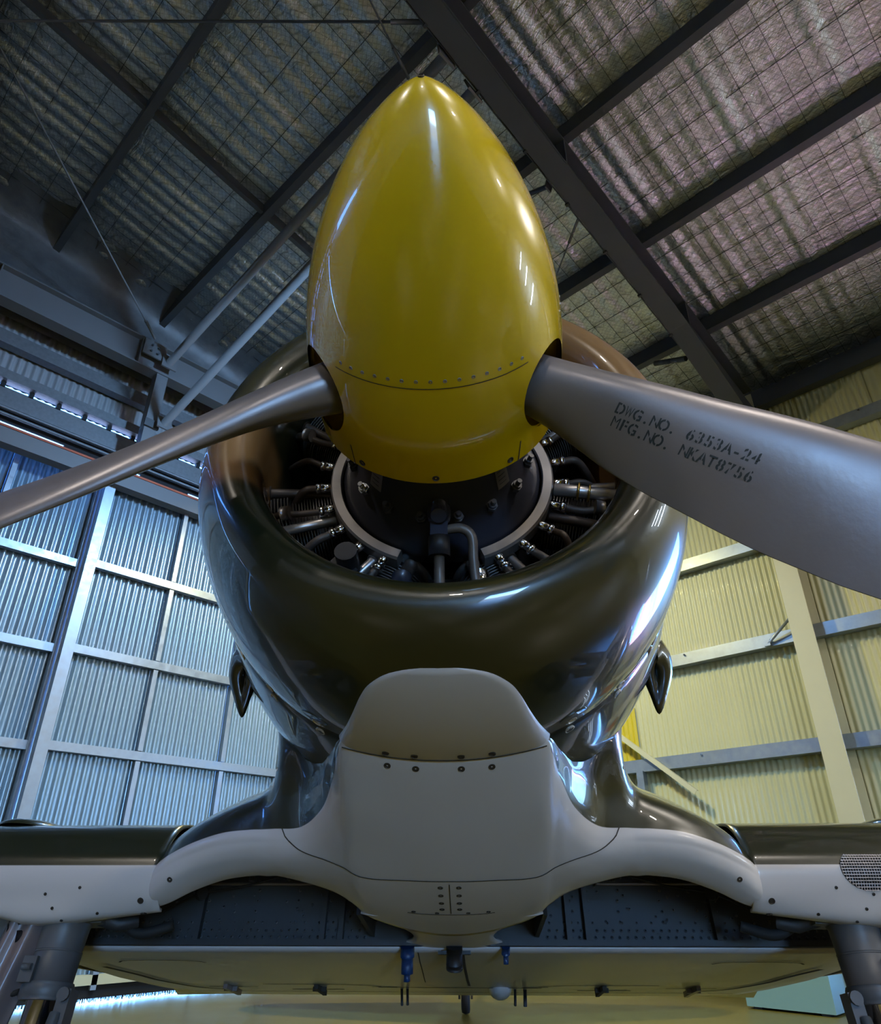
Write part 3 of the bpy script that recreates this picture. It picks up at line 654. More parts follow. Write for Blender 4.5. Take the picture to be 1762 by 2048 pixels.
for q, t in enumerate(ANG):
    xs = .5 - .5 * np.cos(np.linspace(0, math.pi, 22)); ss = np.concatenate([np.linspace(.10, .5, 16)[:-1], np.linspace(.5, 1.6, 34)[:-1], np.linspace(1.6, 1.685, 8)])
    P = [[blade_pt(t, s, x, True)[0] for x in xs] + [blade_pt(t, s, x, False)[0] for x in xs[::-1][1:-1]] for s in ss]
    m = MB(); m.grid(np.array(P), cv=True); n_ = len(P[0]); k0 = (len(ss) - 1) * n_
    m.f.append(tuple(k0 + j for j in range(n_))[::-1]); m.sm.append(True)
    o = part(m, 'propeller_blade', 'blade_paint'); blades.append(o)
    plabel(o, ['grey blade reaching out past the sliding doors', 'grey blade carrying black stencilled numbers', 'grey blade standing upright behind the spinner'][q])
    # metal cuff ring at the root
    d = np.array([math.cos(t), 0, math.sin(t)]); c0 = np.array([0, BLADE_Y, 0])
    m = MB(); m.tube([c0 + d * .17, c0 + d * .235], .074, 28); part(m, 'root_ferrule', 'shank_grey', o)
    m = MB(); m.tube([c0 + d * .15 + np.array([0, .075, 0]), c0 + d * .205 + np.array([0, .085, 0])], .024, 14); part(m, 'clamp_lug', 'ring_alloy', o)
# de-icing slot / dark tip of the left blade's lower edge
P = []
for s in np.linspace(.52, .62, 8):
    a, n1 = blade_pt(ANG[0], s, .97, True); b, _ = blade_pt(ANG[0], s, 1.0, True); c_, n2 = blade_pt(ANG[0], s, .90, False); P.append([a + n1 * .0008, b + np.array([0, .001, -.001]), c_ - n2 * .0008])
m = MB(); m.grid(np.array(P)); part(m, 'black_tape', 'black_stencil', blades[0])
# stencilled numbers on the right blade, every character its own flat print
def stencil(txt, s0, s1, x0, h, blade, t):
    """one line of stencil letters running out along the blade from s0 to s1; x0 = chord position of the foot"""
    n = len(txt); adv = (s1 - s0) / n
    for i, ch in enumerate(txt):
        if ch == ' ': continue
        cu = bpy.data.curves.new('tmp', 'FONT'); cu.body = ch; cu.size = 1; cu.fill_mode = 'FRONT'; cu.offset = .0 if ch in 'MW' else .008 if ch == 'N' else .020
        ob = bpy.data.objects.new('tmp', cu); COL.objects.link(ob); bpy.context.view_layer.update()
        me = bpy.data.meshes.new_from_object(ob.evaluated_get(bpy.context.evaluated_depsgraph_get())); bpy.data.objects.remove(ob); bpy.data.curves.remove(cu)
        bm = bmesh.new(); bm.from_mesh(me); bpy.data.meshes.remove(me)
        vx = [v.co.x for v in bm.verts]; lo, hi = min(vx), max(vx); mid = (lo + hi) / 2; wd = hi - lo
        if ch not in '.-T1':                               # the stencil's bridge: a vertical gap
            gap = .045 if ch not in 'WM' else .03
            for g in (mid - gap, mid + gap):
                geo = bm.verts[:] + bm.edges[:] + bm.faces[:]; bmesh.ops.bisect_plane(bm, geom=geo, plane_co=(g, 0, 0), plane_no=(1, 0, 0))
            kill = [f for f in bm.faces if mid - gap < f.calc_center_median().x < mid + gap]; bmesh.ops.delete(bm, geom=kill, context='FACES')
        for g in np.linspace(0, .75, 7):
            geo = bm.verts[:] + bm.edges[:] + bm.faces[:]; bmesh.ops.bisect_plane(bm, geom=geo, plane_co=(0, g, 0), plane_no=(0, 1, 0))
        sc = h / .72
        for v in bm.verts:
            s = s0 + adv * (i + .5) + (v.co.x - mid) * (.86 * adv / wd if ch in 'MW' else sc * (.84 if wd > .6 else .98)) + v.co.y * sc * .10
            x = x0 - v.co.y * sc / np.interp(s, S_, C_)
            p, nn = blade_pt(t, s, x, True); v.co = (p + nn * .0007 - BASE).tolist()
        mm = bpy.data.meshes.new('stencil_letter'); bm.to_mesh(mm); bm.free(); mm.materials.append(MATS['black_stencil'])
        o = bpy.data.objects.new('stencil_letter', mm); link(o, blade)
stencil('DWG.NO. 6353A-24', .475, .782, .455, .024, blades[1], ANG[1])
stencil('MFG.NO. NKAT8756', .475, .782, .595, .024, blades[1], ANG[1])

# ---- cowling
COWL = [(.52, .46), (.515, .30), (.505, .16), (.499, .08), (.503, .03), (.520, -.005), (.545, -.026), (.572, -.030), (.602, -.018), (.632, .012), (.660, .060), (.686, .125), (.704, .20), (.717, .29), (.722, .37), (.722, .44), (.718, .495)]
cp = catmull(COWL, 6); G, _ = revolve([tuple(q) for q in cp], 144); m = MB(); m.grid(G, cu=True)
cowl = part(m, 'engine_cowling', 'camo'); plabel(cowl, 'glossy dark green and tan ring cowling')
def cowl_R(Y):
    out = cp[np.argmin(cp[:, 1]):]; return float(np.interp(Y, out[:, 1], out[:, 0]))
m = MB(); G, _ = revolve([(.515, .44), (.44, .62), (.30, .66), (.02, .66)], 64); m.grid(G, cu=True); part(m, 'firewall', 'engine_black')
RIMY = .497
# ---- fuselage
FUS = [(.50, .715, 0.), (.56, .726, 0), (.80, .742, .0), (1.1, .715, .0), (1.5, .650, .01), (2.0, .60, .04), (2.8, .54, .08), (3.8, .45, .14), (5.0, .33, .20), (6.2, .21, .26), (7.0, .12, .30), (7.35, .02, .32)]
fy = catmull(FUS, 5); NA = 96
def fus_pt(Y, R, zc, t):
    c_, s_ = math.cos(t), math.sin(t)
    k = np.interp(Y, [.5, 1.2, 2.0, 7.4], [1, 1, 1.12, 1.25])
    z = s_ * R * (k if s_ > 0 else 1)
    return (c_ * R, Y, zc + z)
G = np.array([[fus_pt(Y, R, zc, t) for Y, R, zc in fy] for t in np.linspace(0, 2 * math.pi, NA, endpoint=False)])
m = MB(); m.grid(G, cu=True); fus = part(m, 'fuselage', 'camo'); plabel(fus, 'camouflaged fuselage behind the cowling')
p = [np.array([.7170 * math.cos(t), RIMY + .001, .7170 * math.sin(t)]) for t in np.linspace(0, 2 * math.pi, 120)]
strip(p, [np.array([a[0], 0, a[2]]) for a in p], .005, 'seam_dark', cowl, lift=.001)
for deg in list(range(-62, 60, 14)) + list(range(242, 118, -14)):   # pairs of fasteners either side of the rear edge
    t = math.radians(deg); n = np.array([math.cos(t), 0, math.sin(t)])
    for y in (RIMY - .028, RIMY + .03): screw(n * (cowl_R(y) if y < .49 else .7205) + np.array([0, y, 0]), n, .0150, 'screw_steel', cowl, 'fastener', .0025)
for s in (-1, 1):                                          # oval access plates low on the cowl
    t = math.radians(-90 + s * 28); n = np.array([math.cos(t), 0, math.sin(t)]); u = np.array([-math.sin(t), 0, math.cos(t)])
    R = [n * (cowl_R(.44) + .0015) + np.array([0, .44, 0]) + (.022 * math.cos(a) * np.array([0, 1, 0]) + .042 * math.sin(a) * u) for a in np.linspace(0, 2 * math.pi, 28, endpoint=False)]
    R = [np.array([q[0], q[1], q[2]]) * np.array([1, 1, 1]) for q in R]
    R = [unit(np.array([q[0], 0, q[2]])) * (cowl_R(q[1]) + .002) + np.array([0, q[1], 0]) for q in R]
    m = MB(); m.add(R + [r_ * np.array([.97, 1, .97]) for r_ in R], [tuple(range(28))] + [(i, (i + 1) % 28, 28 + (i + 1) % 28, 28 + i) for i in range(28)], False); part(m, 'access_plate', 'green_only', cowl)
# exhaust fairings that hang off the fuselage sides like pointed leaves
LEAF = catmull(np.array([(.700, -.150), (.742, -.165), (.768, -.215), (.768, -.275), (.745, -.340), (.704, -.415), (.680, -.350), (.664, -.285), (.664, -.21), (.678, -.165), (.700, -.150)]), 5)[:-1]
for s in (-1, 1):
    c0 = LEAF.mean(0); P = []
    for q, dy in ((.02, -.032), (.45, -.029), (.8, -.016), (1., 0.), (.8, .016), (.45, .029), (.02, .032)):
        P.append([(s * (c0[0] + (x - c0[0]) * q), .90 + dy + (z + .28) * -.25, c0[1] + (z - c0[1]) * q) for x, z in LEAF])
    m = MB(); m.grid(np.array(P), cv=True); part(m, 'exhaust_fairing', 'green_only')

# ---- engine
m = MB(); G, _ = revolve([(.02, -.09), (.12, -.09), (.17, -.08), (.20, -.04), (.215, .02), (.232, .08), (.255, .13), (.275, .17), (.286, .19), (.288, .24), (.25, .26)], 80); m.grid(G, cu=True)
case = part(m, 'gear_case', 'engine_case'); plabel(case, 'dark blue grey rounded reduction gear case')
for k in range(16):
    t = 2 * math.pi * (k + .5) / 16; n = np.array([math.cos(t), 0, math.sin(t)]); p = n * .245 + np.array([0, .105, 0]); d = unit(n * .35 + np.array([0, -1, 0]))
    m = MB(); m.tube([p, p + d * .012], .016, 6, smooth=False); m.tube([p + d * .012, p + d * .022], .012, 10); m.tube([p + d * .02, p + d * .038], .007, 8)
    part(m, 'stud_nut', 'chrome' if k == 9 else 'engine_case', case)
for t, sgn in ((math.radians(222), 1), (math.radians(-42), -1)):   # data plates
    n = np.array([math.cos(t), 0, math.sin(t)]); u = np.array([-math.sin(t), 0, math.cos(t)]); P = []
    for y in np.linspace(.0, .075, 4):
        rr = np.interp(y, [-.04, .02, .08, .13], [.20, .215, .232, .255]) + .002
        P.append([unit(n + u * a) * rr + np.array([0, y, 0]) for a in np.linspace(-.10, .10, 5)])
    m = MB(); m.grid(np.array(P)); o = part(m, 'data_plate', 'ring_alloy', case); 
    for y in np.linspace(.012, .06, 5):
        rr = np.interp(y, [-.04, .02, .08, .13], [.20, .215, .232, .255]) + .0028
        m = MB(); m.grid(np.array([[unit(n + u * a) * rr + np.array([0, y + q, 0]) for a in np.linspace(-.07, .05, 4)] for q in (0, .004)])); part(m, 'plate_print', 'black_stencil', o)
# ignition ring, open at the bottom, with chrome sockets and leads
a0, a1 = math.radians(-90 + 21), math.radians(270 - 21)
G, _ = revolve([(.294, .196), (.297, .190), (.322, .190), (.327, .197), (.327, .235), (.294, .235)], 110, a0, a1)
m = MB(); m.grid(G, cv=True, smooth=False); k1 = len(m.v) - 6
m.f += [tuple(range(6)), tuple(range(k1, k1 + 6))[::-1]]; m.sm += [False, False]
ring = part(m, 'ignition_ring', 'ring_alloy'); plabel(ring, 'pale alloy ring around the gear case')
CYL = [math.radians(90 + 360 / 7 * k) for k in range(7)]
def pol(r, y, t): return np.array([r * math.cos(t), y, r * math.sin(t)])
def bez(pts, n=8): return catmull(np.array(pts), n)
for k in range(22):
    t = a0 + (a1 - a0) * (k + .5) / 22
    n = pol(1, 0, t); m = MB(); m.tube([pol(.322, .215, t), pol(.362, .215, t)], [.0135, .0145], 12); m.tube([pol(.356, .215, t), pol(.372, .215, t)], .0165, 12); so = part(m, 'lead_socket', 'chrome', ring)
    w = .12 * math.sin(k * 2.3) ; y2 = .24 + .07 * (k % 3)
    m = MB(); m.tube(bez([pol(.368, .215, t), pol(.42, .212 + .01 * (k % 2), t + w * .3), pol(.50, y2 - .02, t + w), pol(.56, y2 + .06, t + w * 1.4)]), .0100 + .002 * (k % 2), 10); part(m, 'ignition_lead', 'hose_brown')
    if k % 3 == 0:
        m = MB(); m.tube([pol(.45, .20, t + w * .5), pol(.475, .205, t + w * .7)], .021, 10); part(m, 'lead_clip', 'ring_alloy')
for k, t in enumerate(CYL):                                # front row cylinders
    n = pol(1, 0, t); c0 = lambda r: pol(r, .335, t)
    r_ = empty('cylinder', (0, 0, 0), AC)
    m = MB(); m.tube([c0(.27), c0(.46)], .080, 28); m.tube([c0(.455), c0(.50)], .088, 28); m.tube([c0(.27), c0(.30)], .10, 24); part(m, 'barrel', 'fin_metal', r_)
    m = MB()
    for s in np.arange(.315, .455, .0085): m.tube([c0(s), c0(s + .0028)], .104, 30)
    for s in np.arange(.455, .545, .0095): m.tube([c0(s), c0(s + .003)], .122, 30)
    tag(part(m, 'cooling_fin', 'fin_metal', r_), kind='stuff')
    for sg in (-1, 1):                                     # pushrod tubes
        e = pol(1, 0, t + math.pi / 2) * sg
        m = MB(); m.tube([pol(.285, .25, t) + e * .045, pol(.55, .215, t) + e * .085], .0145, 14); m.tube([pol(.50, .221, t) + e * .079, pol(.535, .217, t) + e * .083], .021, 14); m.tube([pol(.29, .25, t) + e * .046, pol(.33, .245, t) + e * .052], .020, 14)
        part(m, 'pushrod_tube', 'ring_alloy' if (k + (sg > 0)) % 3 == 0 else 'hose_brown', r_)
        m = MB(); m.box(pol(.57, .25, t) + e * .085, n * .045, e * .035, np.array([0, .06, 0])); part(m, 'rocker_box', 'engine_black', r_)
m = MB(); G, _ = revolve([(.30, .30), (.33, .34), (.33, .44), (.30, .5)], 48); m.grid(G, cu=True); part(m, 'crankcase', 'engine_black')
# scavenge pump fitting and oil pipe under the gear case
m = MB(); m.tube([(0, .06, -.235), (0, .035, -.29)], .020, 14); m.tube([(0, .075, -.262), (0, .045, -.262)], .030, 14); m.box((0, .085, -.305), (.022, 0, 0), (0, .022, 0), (0, 0, .022)); part(m, 'oil_fitting', 'engine_case')
m = MB(); m.tube([(0, .085, -.32), (0, .10, -.37)], .028, 14); part(m, 'pipe_union', 'engine_black')
m = MB(); m.tube([(0, .095, -.36), (0, .12, -.42), (0, .14, -.50)], .0135, 12); part(m, 'oil_pipe', 'pipe_tan')
m = MB(); m.tube(bez([(.015, .085, -.295), (.055, .08, -.295), (.082, .09, -.315), (.086, .12, -.37), (.095, .15, -.43), (.13, .17, -.50)]), .0125, 12); part(m, 'oil_pipe', 'pipe_tan')
for sg in (-1, 1):
    m = MB(); m.tube([(sg * .10, .18, -.37), (sg * .105, .17, -.44)], .026, 14); m.tube([(sg * .105, .17, -.43), (sg * .11, .165, -.47)], .018, 14); part(m, 'drain_cup', 'chrome' if sg > 0 else 'engine_case')
t = math.radians(-128); m = MB(); m.tube([pol(.40, .14, t), pol(.40, .22, t)], .030, 18); m.box(pol(.43, .2, t), pol(.028, 0, t), pol(.04, 0, t + d90), np.array([0, .012, 0])); tr = part(m, 'sensor', 'engine_black')
for q in (-1, 1):
    m = MB(); m.tube([pol(.455, .2, t) + pol(.02 * q, 0, t + d90), pol(.485, .2, t) + pol(.02 * q, 0, t + d90)], .011, 8); part(m, 'brass_clamp', 'brass', tr)
t = math.radians(-12)
for q in (.395, .425):
    m = MB(); m.tube([pol(q, .185, t), pol(q + .006, .185, t)], .026, 14); part(m, 'brass_clamp', 'brass')
m = MB(); m.tube([pol(.33, .19, t), pol(.52, .18, t)], .019, 16); part(m, 'support_tube', 'ring_alloy')

# ---- chin scoop cover (painted white) on the underside of the cowling
CW = catmull(np.array([(.095, .001), (.100, .045), (.110, .085), (.13, .125), (.17, .163), (.22, .188), (.29, .212), (.37, .238), (.44, .262), (.505, .283)]), 6)
rows = []
for Y in .095 + (.50 - .095) * np.linspace(0, 1, 34) ** 1.6:
    w = float(np.interp(Y, CW[:, 0], CW[:, 1])); R = cowl_R(min(Y, .494)); row = []
    for x in np.linspace(-1, 1, 61):
        u = math.copysign(1 - (1 - abs(x)) ** 1.9, x); X = w * u; edge = (1 - abs(u) ** 16) if w > .01 else 0
        f = min(1, max(0, (Y - .095) / .405)) ** .8
        d_ = -.004 + edge ** .5 * min(1, (Y - .095) / .015 + .15) * (.009 + f * (.006 + .018 * (X / .282) ** 2))
        row.append((X, Y, -math.sqrt(R * R - X * X) - d_))
    rows.append(row)
m = MB(); m.grid(np.array(rows)); scoop = part(m, 'chin_cover', 'white_paint'); plabel(scoop, 'white rounded cover under the cowling')

# ---- belly fairing and wing-root leading edge (one smooth skin; white below the paint line)
ST = [
 (0.00, [(.50, -.60), (.50, -.65), (.50, -.69), (.502, -.728), (.70, -.806), (.88, -.866), (1.05, -.912), (1.26, -.946), (1.50, -.965)]),
 (0.13, [(.50, -.59), (.50, -.64), (.50, -.685), (.502, -.722), (.70, -.800), (.88, -.860), (1.05, -.907), (1.25, -.942), (1.45, -.960)]),
 (0.265, [(.50, -.60), (.50, -.63), (.50, -.665), (.502, -.692), (.69, -.780), (.87, -.843), (1.03, -.895), (1.19, -.926), (1.34, -.940)]),
 (0.320, [(.53, -.635), (.57, -.64), (.63, -.665), (.68, -.712), (.78, -.775), (.89, -.828), (1.02, -.875), (1.15, -.903), (1.26, -.913)]),
 (0.375, [(.58, -.605), (.68, -.615), (.78, -.655), (.845, -.740), (.90, -.792), (.96, -.828), (1.03, -.860), (1.12, -.882), (1.21, -.890)]),
 (0.46, [(.66, -.545), (.80, -.55), (.925, -.63), (.975, -.755), (1.0, -.796), (1.03, -.824), (1.075, -.846), (1.13, -.862), (1.19, -.868)]),
 (0.56, [(.80, -.445), (.92, -.50), (1.00, -.625), (1.03, -.745), (1.045, -.783), (1.07, -.810), (1.105, -.830), (1.15, -.842), (1.195, -.846)]),
 (0.605, [(1.22, -.28), (1.18, -.45), (1.06, -.625), (1.047, -.742), (1.06, -.780), (1.085, -.807), (1.12, -.827), (1.16, -.839), (1.205, -.843)]),
 (0.65, [(1.46, -.42), (1.29, -.51), (1.095, -.63), (1.062, -.739), (1.073, -.778), (1.098, -.805), (1.133, -.824), (1.173, -.836), (1.213, -.840)]),
 (0.75, [(1.70, -.475), (1.40, -.522), (1.16, -.635), (1.10, -.738), (1.107, -.778), (1.132, -.808), (1.168, -.828), (1.205, -.841), (1.24, -.845)]),
 (0.86, [(1.75, -.54), (1.45, -.572), (1.22, -.66), (1.15, -.755), (1.155, -.793), (1.175, -.825), (1.21, -.847), (1.25, -.862), (1.28, -.868)]),
 (0.95, [(1.78, -.60), (1.50, -.63), (1.28, -.69), (1.20, -.780), (1.20, -.820), (1.215, -.853), (1.245, -.877), (1.28, -.892), (1.31, -.900)]),
 (1.005, [(1.80, -.63), (1.52, -.655), (1.33, -.73), (1.25, -.80), (1.245, -.840), (1.258, -.872), (1.28, -.893), (1.305, -.905), (1.33, -.910)]),
 (1.035, [(1.81, -.65), (1.55, -.68), (1.37, -.745), (1.295, -.82), (1.285, -.850), (1.29, -.877), (1.305, -.896), (1.325, -.907), (1.345, -.912)]),
]
NU, NVV, KB = 7, 9, 3
C = np.array([[(x, y, z) for y, z in pts] for x, pts in ST])
full = np.concatenate([C[::-1][:-1] * np.array([-1, 1, 1]), C])   # mirror across the keel
G = catgrid(full, NU, NVV); row_b = KB * NVV
ar = np.zeros(G.shape[:2])
for i in range(G.shape[0]):
    L_ = np.concatenate([[0], np.cumsum(np.linalg.norm(np.diff(G[i], axis=0), axis=1))]); ar[i] = L_ - L_[row_b]
    if abs(G[i, row_b, 0]) < .278: ar[i] = np.maximum(ar[i], .02)
m = MB(); m.grid(G, flip=True); belly = part(m, 'belly_fairing', 'camo_white', attr=ar.reshape(-1)); plabel(belly, 'white belly fairing flaring into dark green wing roots')
md = belly.modifiers.new('thick', 'SOLIDIFY'); md.thickness = .010; md.offset = -1
def surf(xq, vq):
    """point and normal on the belly skin at station x (signed) and row parameter v (control units)"""
    fi = float(np.interp(xq, G[:, row_b, 0], np.arange(G.shape[0]))); fj = vq * NVV
    i0 = min(max(int(fi), 0), G.shape[0] - 2); j0 = min(max(int(fj), 0), G.shape[1] - 2); a, b = fi - i0, fj - j0
    q = G[i0:i0 + 2, j0:j0 + 2]; p = (q[0, 0] * (1 - a) + q[1, 0] * a) * (1 - b) + (q[0, 1] * (1 - a) + q[1, 1] * a) * b
    n = unit(np.cross(q[1, 0] - q[0, 0] + q[1, 1] - q[0, 1], q[0, 1] - q[0, 0] + q[1, 1] - q[1, 0]))
    if n @ np.array([0, -.7, -.7]) < 0: n = -n
    return p, n

p, n = zip(*[surf(x, v) for x, v in zip(np.linspace(-.255, .255, 30), [3.15] * 30)])
def seam_path(xs, vs, w=.004):
    a = [surf(x, v) for x, v in zip(xs, vs)]; P = np.array([q[0] for q in a]); N = np.array([q[1] for q in a])
    keep = [0] + [k for k in range(1, len(P)) if np.linalg.norm(P[k] - P[k - 1]) > 1e-4]; P, N = P[keep], N[keep]
    strip(P, N, w, 'seam_dark', belly, lift=.0015)
xs = np.linspace(-.53, .53, 90); _sv = catmull(np.array([(0, 5.75), (.13, 5.78), (.24, 5.86), (.30, 5.82), (.36, 5.62), (.43, 5.0), (.49, 4.05), (.535, 2.85)]), 8); vs_ = [np.interp(abs(x), _sv[:, 0], _sv[:, 1]) for x in xs]
seam_path(xs, vs_)
seam_path([.0] * 14, np.linspace(5.85, 6.9, 14), .003)
seam_path(np.linspace(-.14, .14, 20), [6.95] * 20, .003)
pp = [np.array([X, .4975, -math.sqrt(.718 ** 2 - X * X) - .012 - .016 * (X / .282) ** 2]) for X in np.linspace(-.27, .27, 30)]
strip(pp, [np.array([0, -.3, -1.])] * 30, .0045, 'seam_dark', belly, lift=.002)
for X in (-.15, -.075, .045, .125):
    for y, dz in ((.472, 0), (.545, .0)):
        if y < .5: z = -math.sqrt(cowl_R(y) ** 2 - X * X) - .012 - .016 * (X / .282) ** 2; screw((X, y, z - .0005), (0, -.1, -1), .0095, 'screw_dark', scoop)
        else:
            P0, N0_ = surf(X, 3.2); screw(P0, N0_, .0095, 'screw_dark', belly)
for sx in (-1, 1):
    for v in (5.98, 6.25, 6.52, 6.75):
        P0, N0_ = surf(sx * .028, v); screw(P0, N0_, .0085, 'screw_dark', belly)
    P0, N0_ = surf(sx * .93, 5.2); screw(P0, N0_, .009, 'screw_dark', belly)
    P0, N0_ = surf(sx * .57, 1.6); screw(P0, N0_, .007, 'screw_steel', belly)
for x in (-.12, -.045, .055, .12):
    P0, N0_ = surf(x, 6.9); screw(P0, N0_, .007, 'screw_dark', belly)

# ---- keel strip between the wheel wells, centre section skins
def sheet(name, P, mt, th=.008, parent=None):
    m = MB(); m.grid(np.asarray(P)); o = part(m, name, mt, parent); md = o.modifiers.new('thick', 'SOLIDIFY'); md.thickness = th; md.offset = 0; return o
rowsK = []
for y in np.linspace(1.30, 1.78, 14):
    w = np.interp(y, [1.30, 1.42, 1.5, 1.58, 1.66, 1.72, 1.78], [.30, .20, .155, .14, .15, .18, .24]); z = np.interp(y, [1.26, 1.5, 1.78], [-.940, -.960, -.962])
    rowsK.append([(w * x, y, z + .014 * abs(x) ** 3) for x in np.linspace(-1, 1, 15)])
keel = sheet('keel_skin', rowsK, 'white_paint')
SPY = 1.74
def low_z(y): return np.interp(y, [1.7, 2.0, 2.6, 3.2, 3.8], [-.962, -.972, -.965, -.940, -.905])
P = [[(x, y, low_z(y) + .02 * max(0, abs(x) - 1.3)) for x in np.linspace(-1.62, 1.62, 40)] for y in np.linspace(SPY, 3.80, 24)]
lower = sheet('wing_lower_skin', P, 'white_paint'); plabel(lower, 'white centre wing underside behind the wheel wells')
P = [[(x, y, np.interp(y, [1.75, 2.0, 2.4, 3.0, 3.8], [-.625, -.62, -.64, -.71, -.895]) - .02 * max(0, abs(x) - 1.0)) for x in np.linspace(-1.74, 1.74, 30)] for y in np.linspace(1.74, 3.80, 20)]
upper = sheet('wing_upper_skin', P, 'green_only')
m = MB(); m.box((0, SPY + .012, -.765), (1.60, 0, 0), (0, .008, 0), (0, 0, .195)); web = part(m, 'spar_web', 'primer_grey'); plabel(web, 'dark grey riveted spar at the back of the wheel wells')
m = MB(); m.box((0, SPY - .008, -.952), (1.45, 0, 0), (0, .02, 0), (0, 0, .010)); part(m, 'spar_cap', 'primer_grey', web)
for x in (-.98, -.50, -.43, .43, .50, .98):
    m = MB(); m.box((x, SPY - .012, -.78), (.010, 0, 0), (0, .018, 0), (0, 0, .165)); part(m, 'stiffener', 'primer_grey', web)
def dome(m, p, r, n=(0, -1, 0)):
    n = unit(n); ref = np.array([1., 0, 0]); u = unit(np.cross(n, ref)); v = np.cross(n, u); p = np.asarray(p, float)
    rr = [[p + n * h + q * (math.cos(t) * u + math.sin(t) * v) for t in np.linspace(0, 2 * math.pi, 8, endpoint=False)] for q, h in ((r, 0), (r * .85, r * .4), (r * .3, r * .6))]
    k = len(m.v); m.grid(np.array(rr), cv=True); m.f.append(tuple(k + 16 + j for j in range(8))); m.sm.append(True)
m = MB(); fy_ = SPY + .004
for x in np.arange(-1.42, 1.43, .030):
    if abs(x) < .33: continue
    dome(m, (x, fy_, -.930), .0065); dome(m, (x + .008, fy_, -.908), .0065)
for x in (-1.22, -.98, -.78, -.62, -.50, -.43, .43, .50, .62, .78, .98, 1.22):
    for z in np.arange(-.88, -.66, .036): dome(m, (x + .012 + rng.normal(0, .004), fy_, z), .0065)
for _ in range(90):
    dome(m, (rng.uniform(.3, 1.35) * rng.choice([-1, 1]), fy_, rng.uniform(-.88, -.7)), .006)
for x in np.arange(-1.4, 1.41, .055): dome(m, (x, fy_, -.882), .0055)
tag(part(m, 'rivet_rows', 'strut_grey', web), kind='stuff')
for sx in (-1, 1):                                         # wheel well walls, pipes and brackets
    m = MB(); m.box((sx * .31, 1.54, -.80), (.008, .012, 0), (0, .20, 0), (0, 0, .13)); part(m, 'well_rib', 'primer_grey')
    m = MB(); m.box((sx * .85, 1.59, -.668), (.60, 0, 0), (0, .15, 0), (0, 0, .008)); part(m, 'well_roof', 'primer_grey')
    m = MB(); m.tube(bez([(sx * 1.02, SPY - .04, -.755), (sx * .9, SPY - .04, -.758), (sx * .72, SPY - .04, -.758), (sx * .565, SPY - .04, -.758), (sx * .552, SPY - .04, -.745), (sx * .55, SPY - .04, -.68)], 6), .006, 8); part(m, 'hydraulic_pipe', 'pipe_tan')
    for x in (.56, .80):
        m = MB(); m.tube([(sx * x, SPY - .03, -.66), (sx * x, SPY - .03, -.745)], .011, 10); part(m, 'pipe_stub', 'pipe_tan')
    m = MB(); m.tube(bez([(sx * 1.12, SPY - .06, -.86), (sx * .98, SPY - .07, -.80), (sx * .8, SPY - .07, -.77), (sx * .62, SPY - .06, -.72)], 5), .004, 6); part(m, 'cable', 'rubber')
    m = MB(); m.tube([(sx * .98, SPY - .065, -.80), (sx * .965, SPY - .085, -.80)], .022, 12); part(m, 'pulley', 'engine_black')
    m = MB(); m.tube(bez([(sx * 1.18, 1.5, -.93), (sx * 1.10, 1.5, -.96), (sx * 1.0, 1.52, -.93)], 6), .018, 10); part(m, 'well_hose', 'rubber')
# hinge fittings, panel marks and drains on the underside
def low_pt(x, y): return np.array([x, y, low_z(y) - .005])
def low_line(pts, w=.010, name='flap_seam'):
    q = catmull(np.array(pts), 8); strip([low_pt(a, b) for a, b in q], [np.array([0, .03, -1.])] * len(q), w, 'seam_dark', lower, name, lift=.001)
for sx in (-1, 1):
    low_line([(sx * .62, 2.02), (sx * .66, 1.98), (sx * .9, 1.965), (sx * 1.12, 1.97), (sx * 1.17, 2.0)]) if False else None
    low_line([(sx * 1.02, 2.02), (sx * 1.06, 1.98), (sx * 1.2, 1.965), (sx * 1.34, 1.98), (sx * 1.38, 2.02)])
    low_line([(sx * 1.50, 2.15), (sx * 1.45, 2.45), (sx * 1.42, 2.8), (sx * 1.36, 3.1), (sx * 1.20, 3.25)], .03)
    low_line([(sx * .40, 2.95), (sx * .55, 2.86), (sx * .75, 2.84), (sx * .98, 2.84)], .014)
    low_line([(sx * .62, 3.18), (sx * .9, 3.18)], .03)
    low_line([(sx * 1.05, 3.02), (sx * 1.3, 3.0)], .014)
    low_line([(sx * .32, 3.0), (sx * .45, 2.98)], .012)
    for x in (.72, 1.18):
        for y in (2.95,):
            m = MB(); m.box(low_pt(sx * x, y + .07) - np.array([0, 0, .012]), (.010, 0, 0), (0, .14, 0), (0, 0, .012)); m.box(low_pt(sx * x, y + .04) - np.array([0, 0, .012]), (.034, 0, 0), (0, .010, 0), (0, 0, .010)); part(m, 'flap_hinge', 'mauve_paint' if x > 1 else 'seam_dark', lower)
low_line([(-1.5, 3.40), (-.7, 3.40), (0, 3.40), (.7, 3.40), (1.5, 3.40)], .006)
low_line([(.03, 1.80), (.035, 2.2), (.05, 2.9)], .012)
low_line([(-.42, 3.02), (0, 3.03), (.42, 3.03)], .02)
low_line([(-.14, 1.80), (-.15, 2.3), (-.16, 2.7)], .004)
m = MB(); m.tube([(0, 1.70, -.965), (0, 1.74, -1.02)], .030, 18); m.tube([(0, 1.735, -1.015), (0, 1.745, -1.03)], .031, 18); m.box((0, 1.71, -.985), (.06, 0, 0), (0, .008, 0), (0, 0, .006)); part(m, 'breather_pipe', 'engine_black')
